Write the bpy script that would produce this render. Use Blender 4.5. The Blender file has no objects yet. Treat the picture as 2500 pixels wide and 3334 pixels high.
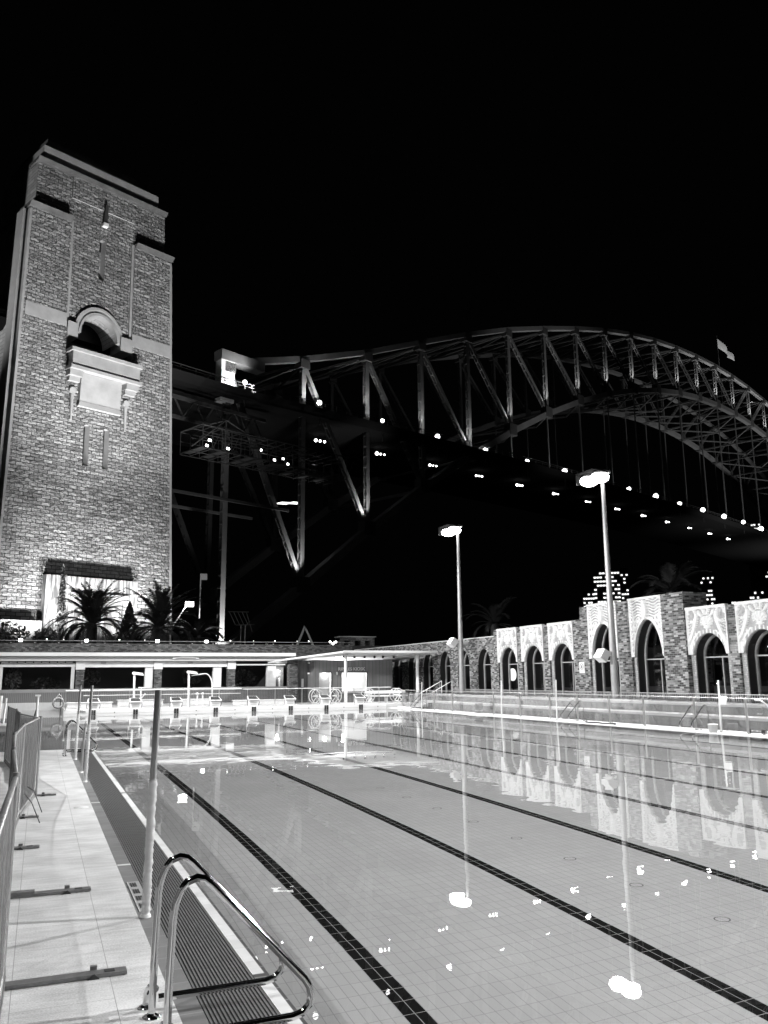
import bpy, math, random
import numpy as np
from mathutils import Vector, Matrix
rnd = random.Random(7)
SC = bpy.context.scene
COL = SC.collection
PI = math.pi

# ------------------------------------------------------------------ camera
H = 1.77
pitch, yaw, roll = map(math.radians, (11.211, 22.069, -0.532))
f = Vector((math.sin(yaw)*math.cos(pitch), math.cos(yaw)*math.cos(pitch), math.sin(pitch)))
r = Vector((math.cos(yaw), -math.sin(yaw), 0.0))
u = r.cross(f)
r2 = r*math.cos(roll)+u*math.sin(roll)
u2 = u*math.cos(roll)-r*math.sin(roll)
cam = bpy.data.cameras.new('camera')
co = bpy.data.objects.new('camera', cam)
COL.objects.link(co)
mw = Matrix((r2, u2, -f)).transposed().to_4x4()
mw.translation = (0, 0, H)
co.matrix_world = mw
cam.sensor_fit = 'VERTICAL'
cam.sensor_height = 36
cam.sensor_width = 27
cam.lens = 36*2722.2/3334
cam.clip_start = 0.05
cam.clip_end = 6000
SC.camera = co

# ------------------------------------------------------------------ world and exposure
w = bpy.data.worlds.new('World')
SC.world = w
w.use_nodes = True
w.node_tree.nodes['Background'].inputs[0].default_value = (0.5, 0.5, 0.5, 1)
w.node_tree.nodes['Background'].inputs[1].default_value = 0.0012
SC.view_settings.view_transform = 'Standard'
SC.view_settings.look = 'None'
SC.view_settings.exposure = 0.0
SC.view_settings.gamma = 1.0
SC.cycles.max_bounces = 7
SC.cycles.diffuse_bounces = 3
SC.cycles.transparent_max_bounces = 16
SC.cycles.sample_clamp_indirect = 4.0
SC.cycles.blur_glossy = 0.5

# bridge frame: origin at the foot of its first upright, local x along the bridge
BA = Vector((27.98, 143.91, 0.0))
BROT = math.radians(90-65.07)
def bw(s, t, z):
    return Vector((BA.x+s*math.cos(BROT)+t*math.sin(BROT), BA.y+s*math.sin(BROT)-t*math.cos(BROT), z))

def lamp_light(name, kind, loc, target, energy, size=0.3, angle=120, blend=0.5, caustic=False, shadow=True):
    l = bpy.data.lights.new(name, kind)
    l.energy = energy
    l.color = (1, 1, 1)
    l.shadow_soft_size = size
    if kind == 'SPOT':
        l.spot_size = math.radians(angle)
        l.spot_blend = blend
    o = bpy.data.objects.new(name, l)
    o.location = loc
    if target is not None:
        o.rotation_euler = (Vector(target)-Vector(loc)).to_track_quat('-Z', 'Y').to_euler()
    if caustic:
        l.cycles.is_caustics_light = True
    COL.objects.link(o)
    return o

# pool floodlights on four pairs of masts (the two right-hand ones in view are modelled below)
MAST_Y = [1.9, 16.2, 30.4, 44.8]
for k, y in enumerate(MAST_Y):
    lamp_light('floodlight_beam', 'SPOT', (22.25, y, 10.33), (7, y-0.5, 0), [25000, 20000, 12500, 12000][k], 0.04, 150, 0.6, True)
    lamp_light('floodlight_beam', 'SPOT', (-3.55, y, 10.33), (22, y, 1.0), [6500, 9500, 24000, 25000][k], 0.04, 124, 0.9, True)
lamp_light('floodlight_beam', 'SPOT', (-3.55, 44.8, 10.31), (9, 58, 1.0), 9000, 0.35, 90, 0.8)  # extra spot added to brighten the pavilion, without a lamp head of its own

# tower uplights
lamp_light('tower_fill_light', 'SPOT', bw(-34, 46, 5.4), bw(-30, 9, 22), 15000, 0.8, 56, 1.0)
for s in (-39, -33, -26, -20):
    lamp_light('tower_uplight', 'SPOT', bw(s, 17.0, 4.6), bw(s, 9.5, 22), 27000, 0.35, 88, 0.9)
for s in (-37, -29.5, -22):
    lamp_light('tower_uplight', 'SPOT', bw(s, 44, 5.4), bw(s+0.3*(-29.5-s), 8.6, 60), 105000, 0.5, 52, 0.8)
lamp_light('tower_side_uplight', 'SPOT', bw(-72, 4, 26), bw(-41, 0, 64), 90000, 0.5, 46, 1.0)

# ------------------------------------------------------------------ materials
def newmat(name):
    m = bpy.data.materials.new(name)
    m.use_nodes = True
    nt = m.node_tree
    return m, nt, nt.nodes['Principled BSDF']
def g3(v): return (v, v, v, 1)
def basic(name, v, rough=0.6, metal=0.0, noise=0.0, nscale=6.0, bump=0.0, spec=0.4, nlo=None):
    m, nt, b = newmat(name)
    b.inputs['Base Color'].default_value = g3(v)
    b.inputs['Roughness'].default_value = rough
    b.inputs['Metallic'].default_value = metal
    b.inputs['Specular IOR Level'].default_value = spec
    if noise or bump:
        tc = nt.nodes.new('ShaderNodeTexCoord')
        n = nt.nodes.new('ShaderNodeTexNoise')
        n.inputs['Scale'].default_value = nscale
        n.inputs['Detail'].default_value = 6
        n.inputs['Roughness'].default_value = 0.62
        nt.links.new(tc.outputs['Object'], n.inputs['Vector'])
        if noise:
            mr = nt.nodes.new('ShaderNodeMapRange')
            mr.inputs['From Min'].default_value = 0.3
            mr.inputs['From Max'].default_value = 0.7
            mr.inputs['To Min'].default_value = v*(1-noise)
            mr.inputs['To Max'].default_value = min(1, v*(1+noise))
            nt.links.new(n.outputs[0], mr.inputs[0])
            nt.links.new(mr.outputs[0], b.inputs['Base Color'])
        if bump:
            bp = nt.nodes.new('ShaderNodeBump')
            bp.inputs['Distance'].default_value = bump
            bp.inputs['Strength'].default_value = 1
            nt.links.new(n.outputs[0], bp.inputs['Height'])
            nt.links.new(bp.outputs[0], b.inputs['Normal'])
    return m
def emit(name, s):
    m = bpy.data.materials.new(name)
    m.use_nodes = True
    nt = m.node_tree
    nt.nodes.clear()
    o = nt.nodes.new('ShaderNodeOutputMaterial')
    e = nt.nodes.new('ShaderNodeEmission')
    e.inputs[0].default_value = (1, 1, 1, 1)
    e.inputs[1].default_value = s
    nt.links.new(e.outputs[0], o.inputs[0])
    return m
def mathn(nt, op, a, b=None, c=None):
    n = nt.nodes.new('ShaderNodeMath')
    n.operation = op
    for i, x in enumerate((a, b, c)):
        if x is None: continue
        if isinstance(x, (int, float)): n.inputs[i].default_value = x
        else: nt.links.new(x, n.inputs[i])
    return n.outputs[0]
def brickmat(name, lo, hi, mortar, bw_, bh, msize, rough=0.8, bump=0.0, rocky=0.0, rscale=2.0, offs=0.5, big=0.0, streak=False, bias=0.0):
    m, nt, b = newmat(name)
    uv = nt.nodes.new('ShaderNodeUVMap')
    br = nt.nodes.new('ShaderNodeTexBrick')
    br.offset = offs
    br.inputs['Scale'].default_value = 1
    br.inputs['Brick Width'].default_value = bw_
    br.inputs['Row Height'].default_value = bh
    br.inputs['Mortar Size'].default_value = msize
    br.inputs['Mortar Smooth'].default_value = 0.4 if rocky else 0.1
    br.inputs['Color1'].default_value = g3(0)
    br.inputs['Color2'].default_value = g3(1)
    br.inputs['Mortar'].default_value = g3(0)
    br.inputs['Bias'].default_value = bias
    nt.links.new(uv.outputs[0], br.inputs['Vector'])
    # per-brick tone
    mr = nt.nodes.new('ShaderNodeMapRange')
    mr.inputs['To Min'].default_value = lo
    mr.inputs['To Max'].default_value = hi
    nt.links.new(br.outputs['Color'], mr.inputs[0])
    n = nt.nodes.new('ShaderNodeTexNoise')
    n.inputs['Scale'].default_value = rscale
    n.inputs['Detail'].default_value = 5
    n.inputs['Roughness'].default_value = 0.6
    nt.links.new(uv.outputs[0], n.inputs['Vector'])
    tone = mathn(nt, 'MULTIPLY', mr.outputs[0], mathn(nt, 'ADD', 0.72, mathn(nt, 'MULTIPLY', n.outputs[0], 0.56)))
    mx = nt.nodes.new('ShaderNodeMix')
    mx.data_type = 'FLOAT'
    nt.links.new(br.outputs['Fac'], mx.inputs[0])
    nt.links.new(tone, mx.inputs[2])
    mx.inputs[3].default_value = mortar
    nt.links.new(mx.outputs[0], b.inputs['Base Color'])
    b.inputs['Roughness'].default_value = rough
    b.inputs['Specular IOR Level'].default_value = 0.2
    if bump:
        h = mathn(nt, 'SUBTRACT', 1.0, br.outputs['Fac'])
        if rocky:
            h = mathn(nt, 'MULTIPLY', h, mathn(nt, 'ADD', mathn(nt, 'MULTIPLY', n.outputs[0], rocky), 1.0-0.5*rocky))
        bp = nt.nodes.new('ShaderNodeBump')
        bp.inputs['Distance'].default_value = bump
        nt.links.new(h, bp.inputs['Height'])
        nt.links.new(bp.outputs[0], b.inputs['Normal'])
    return m

M = {}
M['white'] = basic('white_paint', 0.62, 0.5, noise=0.06, nscale=3)
M['offwhite'] = basic('off_white_paint', 0.62, 0.6, noise=0.08, nscale=2)
M['grey_paint'] = basic('grey_paint', 0.32, 0.5, noise=0.08, nscale=3)
M['midgrey'] = basic('mid_grey_render', 0.18, 0.7, noise=0.15, nscale=2)
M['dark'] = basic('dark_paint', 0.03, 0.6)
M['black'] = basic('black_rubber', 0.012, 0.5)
M['galv'] = basic('galvanised_steel', 0.42, 0.42, 0.6, noise=0.15, nscale=9)
M['chrome'] = basic('polished_stainless', 0.75, 0.06, 1.0)
M['brushed'] = basic('brushed_stainless', 0.6, 0.28, 1.0, noise=0.08, nscale=20)
M['steel'] = basic('bridge_steel_shade_tone', 0.04, 0.7, 0.0, noise=0.25, nscale=0.35)  # darker copy of the bridge steel, its shade put into the colour
M['concrete'] = basic('concrete', 0.42, 0.85, noise=0.16, nscale=1.3, bump=0.004)
M['conc_dark'] = basic('stained_concrete', 0.24, 0.85, noise=0.3, nscale=1.1, bump=0.004)
M['conc_white'] = basic('pale_nosing', 0.62, 0.7, noise=0.06, nscale=3)
M['ground'] = basic('night_ground', 0.03, 0.95, noise=0.4, nscale=0.2)
M['deck_black'] = basic('unlit_black', 0.012, 0.9, spec=0.0)  # near-black so the deck stays unlit, shade put into the colour
M['harbour'] = basic('harbour_water', 0.01, 0.15)
M['trunk'] = basic('palm_trunk', 0.07, 0.9, noise=0.4, nscale=12, bump=0.03)
M['frond'] = basic('palm_leaf', 0.025, 0.6)
M['leaf'] = basic('shrub_leaf', 0.07, 0.6, noise=0.4, nscale=5)
M['leafpale'] = basic('cypress_leaf', 0.11, 0.7, noise=0.5, nscale=3)
M['smooth_stone'] = basic('dressed_granite', 0.27, 0.8, noise=0.16, nscale=0.5, bump=0.02)
M['ornament'] = basic('cast_ornament_face', 0.58, 0.7, noise=0.08, nscale=5)
M['ornament_low'] = basic('cast_ornament_recess_shade', 0.3, 0.8, noise=0.25, nscale=4)  # greyer recesses, the relief's shade put into the colour
M['brick'] = brickmat('glazed_brick', 0.04, 0.42, 0.16, 0.235, 0.082, 0.009, bump=0.006, rscale=9, bias=-0.25)
M['brick_round'] = brickmat('arch_jamb_brick', 0.24, 0.38, 0.2, 0.12, 0.082, 0.007, rscale=6)
M['darkbrick'] = brickmat('dark_brick', 0.03, 0.16, 0.05, 0.235, 0.082, 0.009, rscale=9)
M['ashlar'] = brickmat('rock_faced_granite', 0.19, 0.4, 0.03, 1.25, 0.50, 0.045, bump=0.75, rocky=1.8, rscale=1.7, rough=0.9)
M['ashlar_side'] = brickmat('smooth_ashlar', 0.24, 0.34, 0.14, 1.9, 0.60, 0.03, bump=0.05, rscale=0.8)
M['lamp'] = emit('lamp_white', 7)
M['lamp_soft'] = emit('lamp_soft', 9)
M['lamp_dim'] = emit('lamp_dim', 2.2)
M['flood_lens'] = emit('flood_lens', 16)
M['winlit'] = emit('lit_window', 1.6)
M['interior_lit'] = emit('lit_interior', 0.85)

def stainmat():
    m, nt, b = newmat('streaked_stone')
    uv = nt.nodes.new('ShaderNodeUVMap')
    mp = nt.nodes.new('ShaderNodeMapping')
    mp.inputs['Scale'].default_value = (1.6, 0.16, 1)
    n = nt.nodes.new('ShaderNodeTexNoise')
    n.inputs['Scale'].default_value = 1.6
    n.inputs['Detail'].default_value = 5
    nt.links.new(uv.outputs[0], mp.inputs[0])
    nt.links.new(mp.outputs[0], n.inputs['Vector'])
    mr = nt.nodes.new('ShaderNodeMapRange')
    mr.inputs['From Min'].default_value = 0.42
    mr.inputs['From Max'].default_value = 0.62
    mr.inputs['To Min'].default_value = 0.07
    mr.inputs['To Max'].default_value = 0.36
    nt.links.new(n.outputs[0], mr.inputs[0])
    nt.links.new(mr.outputs[0], b.inputs['Base Color'])
    b.inputs['Roughness'].default_value = 0.85
    return m
M['streaked'] = stainmat()

def deckmat():
    m, nt, b = newmat('pale_paving')
    tc = nt.nodes.new('ShaderNodeTexCoord')
    br = nt.nodes.new('ShaderNodeTexBrick')
    br.offset = 0.5
    br.inputs['Scale'].default_value = 1
    br.inputs['Brick Width'].default_value = 0.56
    br.inputs['Row Height'].default_value = 0.55
    br.inputs['Mortar Size'].default_value = 0.0022
    br.inputs['Mortar Smooth'].default_value = 0
    br.inputs['Color1'].default_value = g3(0.0)
    br.inputs['Color2'].default_value = g3(1.0)
    mp = nt.nodes.new('ShaderNodeMapping')
    mp.inputs['Rotation'].default_value = (0, 0, PI/2)
    mp.inputs['Location'].default_value = (0.07, 0.04, 0)
    nt.links.new(tc.outputs['Object'], mp.inputs[0])
    nt.links.new(mp.outputs[0], br.inputs['Vector'])
    n1 = nt.nodes.new('ShaderNodeTexNoise'); n1.inputs['Scale'].default_value = 2.2; n1.inputs['Detail'].default_value = 6
    n2 = nt.nodes.new('ShaderNodeTexNoise'); n2.inputs['Scale'].default_value = 85; n2.inputs['Detail'].default_value = 2
    mp2 = nt.nodes.new('ShaderNodeMapping'); mp2.inputs['Scale'].default_value = (1.2, 6.5, 1)
    mp2.inputs['Rotation'].default_value = (0, 0, 0.15)
    n3 = nt.nodes.new('ShaderNodeTexNoise'); n3.inputs['Scale'].default_value = 2.4; n3.inputs['Detail'].default_value = 3
    nt.links.new(tc.outputs['Object'], n1.inputs['Vector'])
    nt.links.new(tc.outputs['Object'], n2.inputs['Vector'])
    nt.links.new(tc.outputs['Object'], mp2.inputs[0])
    nt.links.new(mp2.outputs[0], n3.inputs['Vector'])
    v = mathn(nt, 'ADD', 0.54, mathn(nt, 'MULTIPLY', mathn(nt, 'SUBTRACT', n1.outputs[0], 0.5), 0.5))
    v = mathn(nt, 'ADD', v, mathn(nt, 'MULTIPLY', mathn(nt, 'SUBTRACT', n2.outputs[0], 0.5), 0.5))
    v = mathn(nt, 'ADD', v, mathn(nt, 'MULTIPLY', mathn(nt, 'SUBTRACT', n3.outputs[0], 0.5), 0.28))
    v = mathn(nt, 'ADD', v, mathn(nt, 'MULTIPLY', mathn(nt, 'SUBTRACT', br.outputs['Color'], 0.5), 0.05))
    mx = nt.nodes.new('ShaderNodeMix'); mx.data_type = 'FLOAT'
    nt.links.new(br.outputs['Fac'], mx.inputs[0]); nt.links.new(v, mx.inputs[2]); mx.inputs[3].default_value = 0.26
    nt.links.new(mx.outputs[0], b.inputs['Base Color'])
    b.inputs['Roughness'].default_value = 0.75
    bp = nt.nodes.new('ShaderNodeBump'); bp.inputs['Distance'].default_value = 0.006
    nt.links.new(n3.outputs[0], bp.inputs['Height'])
    nt.links.new(bp.outputs[0], b.inputs['Normal'])
    return m
M['deck'] = deckmat()

LANE0, LANEW = 2.69, 2.1375
def poolmat():
    m, nt, b = newmat('pool_tiles')
    tc = nt.nodes.new('ShaderNodeTexCoord')
    sp = nt.nodes.new('ShaderNodeSeparateXYZ')
    nt.links.new(tc.outputs['Object'], sp.inputs[0])
    x, y = sp.outputs[0], sp.outputs[1]
    TW, TL = 0.09, 0.205
    def linemask(c, period, half):      # 1 near multiples of period
        fr = mathn(nt, 'FRACT', mathn(nt, 'ADD', mathn(nt, 'DIVIDE', c, period), 0.5))
        d = mathn(nt, 'ABSOLUTE', mathn(nt, 'SUBTRACT', fr, 0.5))
        return mathn(nt, 'LESS_THAN', d, half/period)
    xs = mathn(nt, 'ADD', mathn(nt, 'SUBTRACT', x, LANE0), mathn(nt, 'MULTIPLY', mathn(nt, 'LESS_THAN', x, 3.76), 0.08))
    gx = linemask(xs, LANEW/24.0, 0.0032)
    gy = linemask(y, TL, 0.0032)
    grout = mathn(nt, 'MAXIMUM', gx, gy)
    # lane stripes, two tiles wide
    fr = mathn(nt, 'FRACT', mathn(nt, 'ADD', mathn(nt, 'DIVIDE', xs, LANEW), 0.5))
    dl = mathn(nt, 'MULTIPLY', mathn(nt, 'ABSOLUTE', mathn(nt, 'SUBTRACT', fr, 0.5)), LANEW)
    stripe = mathn(nt, 'LESS_THAN', dl, LANEW/24.0)
    rng = mathn(nt, 'MULTIPLY', mathn(nt, 'GREATER_THAN', x, 2.0), mathn(nt, 'LESS_THAN', x, 18.4))
    ylim = mathn(nt, 'LESS_THAN', y, 45.6)
    stripe = mathn(nt, 'MULTIPLY', stripe, mathn(nt, 'MULTIPLY', rng, ylim))
    tb = mathn(nt, 'MULTIPLY', mathn(nt, 'LESS_THAN', dl, 0.43), rng)
    t1 = mathn(nt, 'LESS_THAN', mathn(nt, 'ABSOLUTE', mathn(nt, 'SUBTRACT', y, 22.95)), 0.075)
    t2 = mathn(nt, 'LESS_THAN', mathn(nt, 'ABSOLUTE', mathn(nt, 'SUBTRACT', y, 45.4)), 0.075)
    cross = mathn(nt, 'MULTIPLY', tb, mathn(nt, 'MAXIMUM', t1, t2))
    black = mathn(nt, 'MAXIMUM', stripe, cross)
    n = nt.nodes.new('ShaderNodeTexNoise'); n.inputs['Scale'].default_value = 0.6; n.inputs['Detail'].default_value = 4
    nt.links.new(tc.outputs['Object'], n.inputs['Vector'])
    # per-tile tone
    wn = nt.nodes.new('ShaderNodeTexWhiteNoise'); wn.noise_dimensions = '2D'
    cx = nt.nodes.new('ShaderNodeCombineXYZ')
    nt.links.new(mathn(nt, 'FLOOR', mathn(nt, 'DIVIDE', xs, LANEW/24.0)), cx.inputs[0])
    nt.links.new(mathn(nt, 'FLOOR', mathn(nt, 'DIVIDE', y, TL)), cx.inputs[1])
    nt.links.new(cx.outputs[0], wn.inputs['Vector'])
    base = mathn(nt, 'ADD', 0.47, mathn(nt, 'MULTIPLY', mathn(nt, 'SUBTRACT', n.outputs[0], 0.5), 0.16))
    base = mathn(nt, 'ADD', base, mathn(nt, 'MULTIPLY', mathn(nt, 'SUBTRACT', wn.outputs[0], 0.5), 0.03))
    def mix(fac, a, c):
        mx = nt.nodes.new('ShaderNodeMix'); mx.data_type = 'FLOAT'
        nt.links.new(fac, mx.inputs[0])
        for i, v in ((2, a), (3, c)):
            if isinstance(v, (int, float)): mx.inputs[i].default_value = v
            else: nt.links.new(v, mx.inputs[i])
        return mx.outputs[0]
    light = mix(grout, base, 0.33)
    blk = mix(grout, 0.006, 0.38)
    col = mix(black, light, blk)
    nt.links.new(col, b.inputs['Base Color'])
    b.inputs['Roughness'].default_value = 0.7
    b.inputs['Specular IOR Level'].default_value = 0.1
    return m
M['pool'] = poolmat()

def watermat():
    m = bpy.data.materials.new('pool_water')
    m.use_nodes = True
    nt = m.node_tree
    nt.nodes.clear()
    o = nt.nodes.new('ShaderNodeOutputMaterial')
    gl = nt.nodes.new('ShaderNodeBsdfGlass')
    gl.inputs['Roughness'].default_value = 0.0
    gl.inputs['IOR'].default_value = 1.33
    gl.inputs['Color'].default_value = (1, 1, 1, 1)
    tc = nt.nodes.new('ShaderNodeTexCoord')
    n = nt.nodes.new('ShaderNodeTexNoise')
    n.inputs['Scale'].default_value = 2.3
    n.inputs['Detail'].default_value = 1.5
    n.inputs['Roughness'].default_value = 0.4
    nt.links.new(tc.outputs['Object'], n.inputs['Vector'])
    bp = nt.nodes.new('ShaderNodeBump')
    bp.inputs['Distance'].default_value = 0.0013
    bp.inputs['Strength'].default_value = 1.0
    nt.links.new(n.outputs[0], bp.inputs['Height'])
    nt.links.new(bp.outputs[0], gl.inputs['Normal'])
    nt.links.new(gl.outputs[0], o.inputs[0])
    return m
M['water'] = watermat()

def glassmat(name, tint=0.9, refl=0.12):
    m = bpy.data.materials.new(name)
    m.use_nodes = True
    nt = m.node_tree
    nt.nodes.clear()
    o = nt.nodes.new('ShaderNodeOutputMaterial')
    t = nt.nodes.new('ShaderNodeBsdfTransparent'); t.inputs[0].default_value = g3(tint)
    g = nt.nodes.new('ShaderNodeBsdfGlossy'); g.inputs['Roughness'].default_value = 0.03
    fr = nt.nodes.new('ShaderNodeFresnel'); fr.inputs[0].default_value = 1.45
    mx = nt.nodes.new('ShaderNodeMixShader')
    nt.links.new(mathn(nt, 'ADD', mathn(nt, 'MULTIPLY', fr.outputs[0], 0.6), refl*0.3), mx.inputs[0])
    nt.links.new(t.outputs[0], mx.inputs[1]); nt.links.new(g.outputs[0], mx.inputs[2])
    nt.links.new(mx.outputs[0], o.inputs[0])
    return m
M['glass'] = glassmat('clear_glass', 0.95, 0.03)
M['winglass'] = glassmat('window_glass', 0.6, 0.15)

def clothmat(name, v, opac):
    m = bpy.data.materials.new(name)
    m.use_nodes = True
    nt = m.node_tree
    b = nt.nodes['Principled BSDF']
    o = nt.nodes['Material Output']
    b.inputs['Base Color'].default_value = g3(v)
    b.inputs['Roughness'].default_value = 0.9
    t = nt.nodes.new('ShaderNodeBsdfTransparent')
    mx = nt.nodes.new('ShaderNodeMixShader'); mx.inputs[0].default_value = opac
    nt.links.new(t.outputs[0], mx.inputs[1]); nt.links.new(b.outputs[0], mx.inputs[2])
    nt.links.new(mx.outputs[0], o.inputs[0])
    return m
M['mesh'] = clothmat('fence_mesh', 0.1, 0.5)
M['film'] = clothmat('plastic_film', 0.8, 0.45)
M['fence'] = basic('worn_fence_steel', 0.2, 0.45, 0.5, noise=0.25, nscale=14)

# ------------------------------------------------------------------ mesh helpers
class MB:
    def __init__(s):
        s.v = []; s.f = []; s.mi = []; s.sm = []
    def add(s, vs, fs, mi=0, smooth=False):
        b = len(s.v)
        s.v += [tuple(map(float, p)) for p in vs]
        for q in fs:
            s.f.append(tuple(b+i for i in q)); s.mi.append(mi); s.sm.append(smooth)
        return s
    def box(s, x0, x1, y0, y1, z0, z1, mi=0):
        v = [(x0, y0, z0), (x1, y0, z0), (x1, y1, z0), (x0, y1, z0), (x0, y0, z1), (x1, y0, z1), (x1, y1, z1), (x0, y1, z1)]
        return s.add(v, [(0, 3, 2, 1), (4, 5, 6, 7), (0, 1, 5, 4), (1, 2, 6, 5), (2, 3, 7, 6), (3, 0, 4, 7)], mi)
    def hexa(s, v8, mi=0):
        return s.add(v8, [(0, 3, 2, 1), (4, 5, 6, 7), (0, 1, 5, 4), (1, 2, 6, 5), (2, 3, 7, 6), (3, 0, 4, 7)], mi)
    def beam(s, a, b, w_, h_, up=(0, 0, 1), mi=0):
        a = Vector(a); b = Vector(b); d = (b-a).normalized()
        upv = Vector(up)
        if abs(d.dot(upv)) > 0.98: upv = Vector((0, 1, 0))
        sd = d.cross(upv).normalized()*(w_/2); uu = sd.cross(d).normalized()*(h_/2)
        v = [a-sd-uu, a+sd-uu, a+sd+uu, a-sd+uu, b-sd-uu, b+sd-uu, b+sd+uu, b-sd+uu]
        return s.add(v, [(0, 1, 2, 3), (4, 7, 6, 5), (0, 4, 5, 1), (1, 5, 6, 2), (2, 6, 7, 3), (3, 7, 4, 0)], mi)
    def tube(s, pts, rad, n=8, mi=0, cap=True, closed=False):
        pts = [Vector(p) for p in pts]
        N = len(pts)
        rads = rad if isinstance(rad, (list, tuple)) else [rad]*N
        rings = []
        prev = None
        for i, p in enumerate(pts):
            if i == 0: d = pts[1]-pts[0]
            elif i == N-1: d = pts[-1]-pts[-2]
            else: d = (pts[i+1]-p).normalized()+(p-pts[i-1]).normalized()
            d.normalize()
            if prev is None:
                ref = Vector((0, 0, 1)) if abs(d.z) < 0.9 else Vector((0, 1, 0))
                a = d.cross(ref).normalized()
            else:
                a = (prev-d*prev.dot(d)).normalized()
            prev = a
            b = d.cross(a)
            rings.append([p+(a*math.cos(2*PI*k/n)+b*math.sin(2*PI*k/n))*rads[i] for k in range(n)])
        vs = [q for rg in rings for q in rg]
        fs = []
        for i in range(N-1):
            for k in range(n):
                k2 = (k+1) % n
                fs.append((i*n+k, i*n+k2, (i+1)*n+k2, (i+1)*n+k))
        s.add(vs, fs, mi, True)
        if cap:
            s.add(rings[0], [tuple(range(n-1, -1, -1))], mi); s.add(rings[-1], [tuple(range(n))], mi)
        return s
    def prism(s, poly, axis, a0, a1, mi=0):
        # poly: 2D points in the plane perpendicular to axis ('x': (y,z), 'y': (x,z), 'z': (x,y))
        n = len(poly)
        def P(p, a):
            if axis == 'x': return (a, p[0], p[1])
            if axis == 'y': return (p[0], a, p[1])
            return (p[0], p[1], a)
        vs = [P(p, a0) for p in poly]+[P(p, a1) for p in poly]
        fs = [tuple(range(n-1, -1, -1)), tuple(range(n, 2*n))]
        fs += [(i, (i+1) % n, n+(i+1) % n, n+i) for i in range(n)]
        return s.add(vs, fs, mi)
    def lathe(s, prof, cx, cy, n=16, mi=0, smooth=True):
        vs = [(cx+rr*math.cos(2*PI*k/n), cy+rr*math.sin(2*PI*k/n), z) for rr, z in prof for k in range(n)]
        fs = []
        for i in range(len(prof)-1):
            for k in range(n):
                k2 = (k+1) % n
                fs.append((i*n+k, i*n+k2, (i+1)*n+k2, (i+1)*n+k))
        return s.add(vs, fs, mi, smooth)
    def ball(s, c, rad, n=8, mi=0, sz=1.0):
        prof = [(rad*math.sin(PI*i/n)+1e-4, c[2]-rad*sz*math.cos(PI*i/n)) for i in range(n+1)]
        return s.lathe(prof, c[0], c[1], n+2, mi)
    def build(s, name, mats, parent=None, local=False, smooth=None):
        me = bpy.data.meshes.new(name)
        vs = s.v
        if parent is not None and not local:
            wm = parent.matrix_basis.copy(); pp = parent.parent
            while pp is not None:
                wm = pp.matrix_basis @ wm; pp = pp.parent
            inv = wm.inverted()
            vs = [tuple(inv @ Vector(p)) for p in vs]
        me.from_pydata(vs, [], s.f)
        if not isinstance(mats, (list, tuple)): mats = [mats]
        for m_ in mats: me.materials.append(m_)
        me.polygons.foreach_set('material_index', s.mi)
        me.polygons.foreach_set('use_smooth', s.sm)
        me.update()
        uvl = me.uv_layers.new(name='UVMap')
        nv = len(me.loops)
        vi = np.zeros(nv, int); me.loops.foreach_get('vertex_index', vi)
        cov = np.array(vs).reshape(-1, 3)
        nor = np.zeros(len(me.polygons)*3); me.polygons.foreach_get('normal', nor); nor = np.abs(nor.reshape(-1, 3))
        lt = np.zeros(len(me.polygons), int); me.polygons.foreach_get('loop_total', lt)
        fn = np.repeat(nor, lt, axis=0)
        c = cov[vi]
        ax = np.argmax(fn*np.array([1, 1, 0.999]), axis=1)
        uv = np.zeros((nv, 2))
        uv[:, 0] = np.where(ax == 0, c[:, 1], c[:, 0])
        uv[:, 1] = np.where(ax == 2, c[:, 1], c[:, 2])
        uvl.data.foreach_set('uv', uv.ravel())
        o = bpy.data.objects.new(name, me)
        COL.objects.link(o)
        if parent is not None: o.parent = parent
        return o

def tag(o, label=None, cat=None, group=None, kind=None):
    if label: o['label'] = label
    if cat: o['category'] = cat
    if group: o['group'] = group
    if kind: o['kind'] = kind
    return o
def thing(name, label, cat, loc=(0, 0, 0), rotz=0.0, group=None):
    o = bpy.data.objects.new(name, None)
    o.empty_display_size = 0.3
    COL.objects.link(o)
    o.location = loc
    o.rotation_euler = (0, 0, rotz)
    o.matrix_basis = Matrix.Translation(loc) @ Matrix.Rotation(rotz, 4, 'Z')
    return tag(o, label, cat, group)
CH = {}
ORD = ['first', 'second', 'third', 'fourth', 'fifth', 'sixth', 'seventh', 'eighth', 'ninth', 'tenth', 'eleventh', 'twelfth', 'thirteenth', 'fourteenth', 'fifteenth', 'sixteenth', 'seventeenth']
def kids(o): return [c for c in bpy.data.objects if c.parent is o]
def dup(root, loc, rotz=None, label=None, group=None):
    def cp(o, par):
        c = o.copy(); COL.objects.link(c); c.parent = par
        for k in kids(o): cp(k, c)
        return c
    rr = cp(root, None)
    rr.location = loc
    if rotz is not None: rr.rotation_euler = (0, 0, rotz)
    if label: rr['label'] = label
    if group: rr['group'] = group
    return rr

# ================================================================== SETTING
g = MB().box(-900, 1500, -200, 2500, -4.6, -4.0)
tag(g.build('ground', M['ground']), kind='structure')
# terrace behind the pool, on which tower, palms and road stand
g = MB().box(-90, 62, 66, 170, -3.99, 4.4)
tag(g.build('terrace', M['ground']), kind='structure')

WZ = -0.014     # water level
PD = -1.31      # pool floor
XL, XR, Y0, Y1 = 1.42, 19.3, -2.5, 47.43
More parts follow.
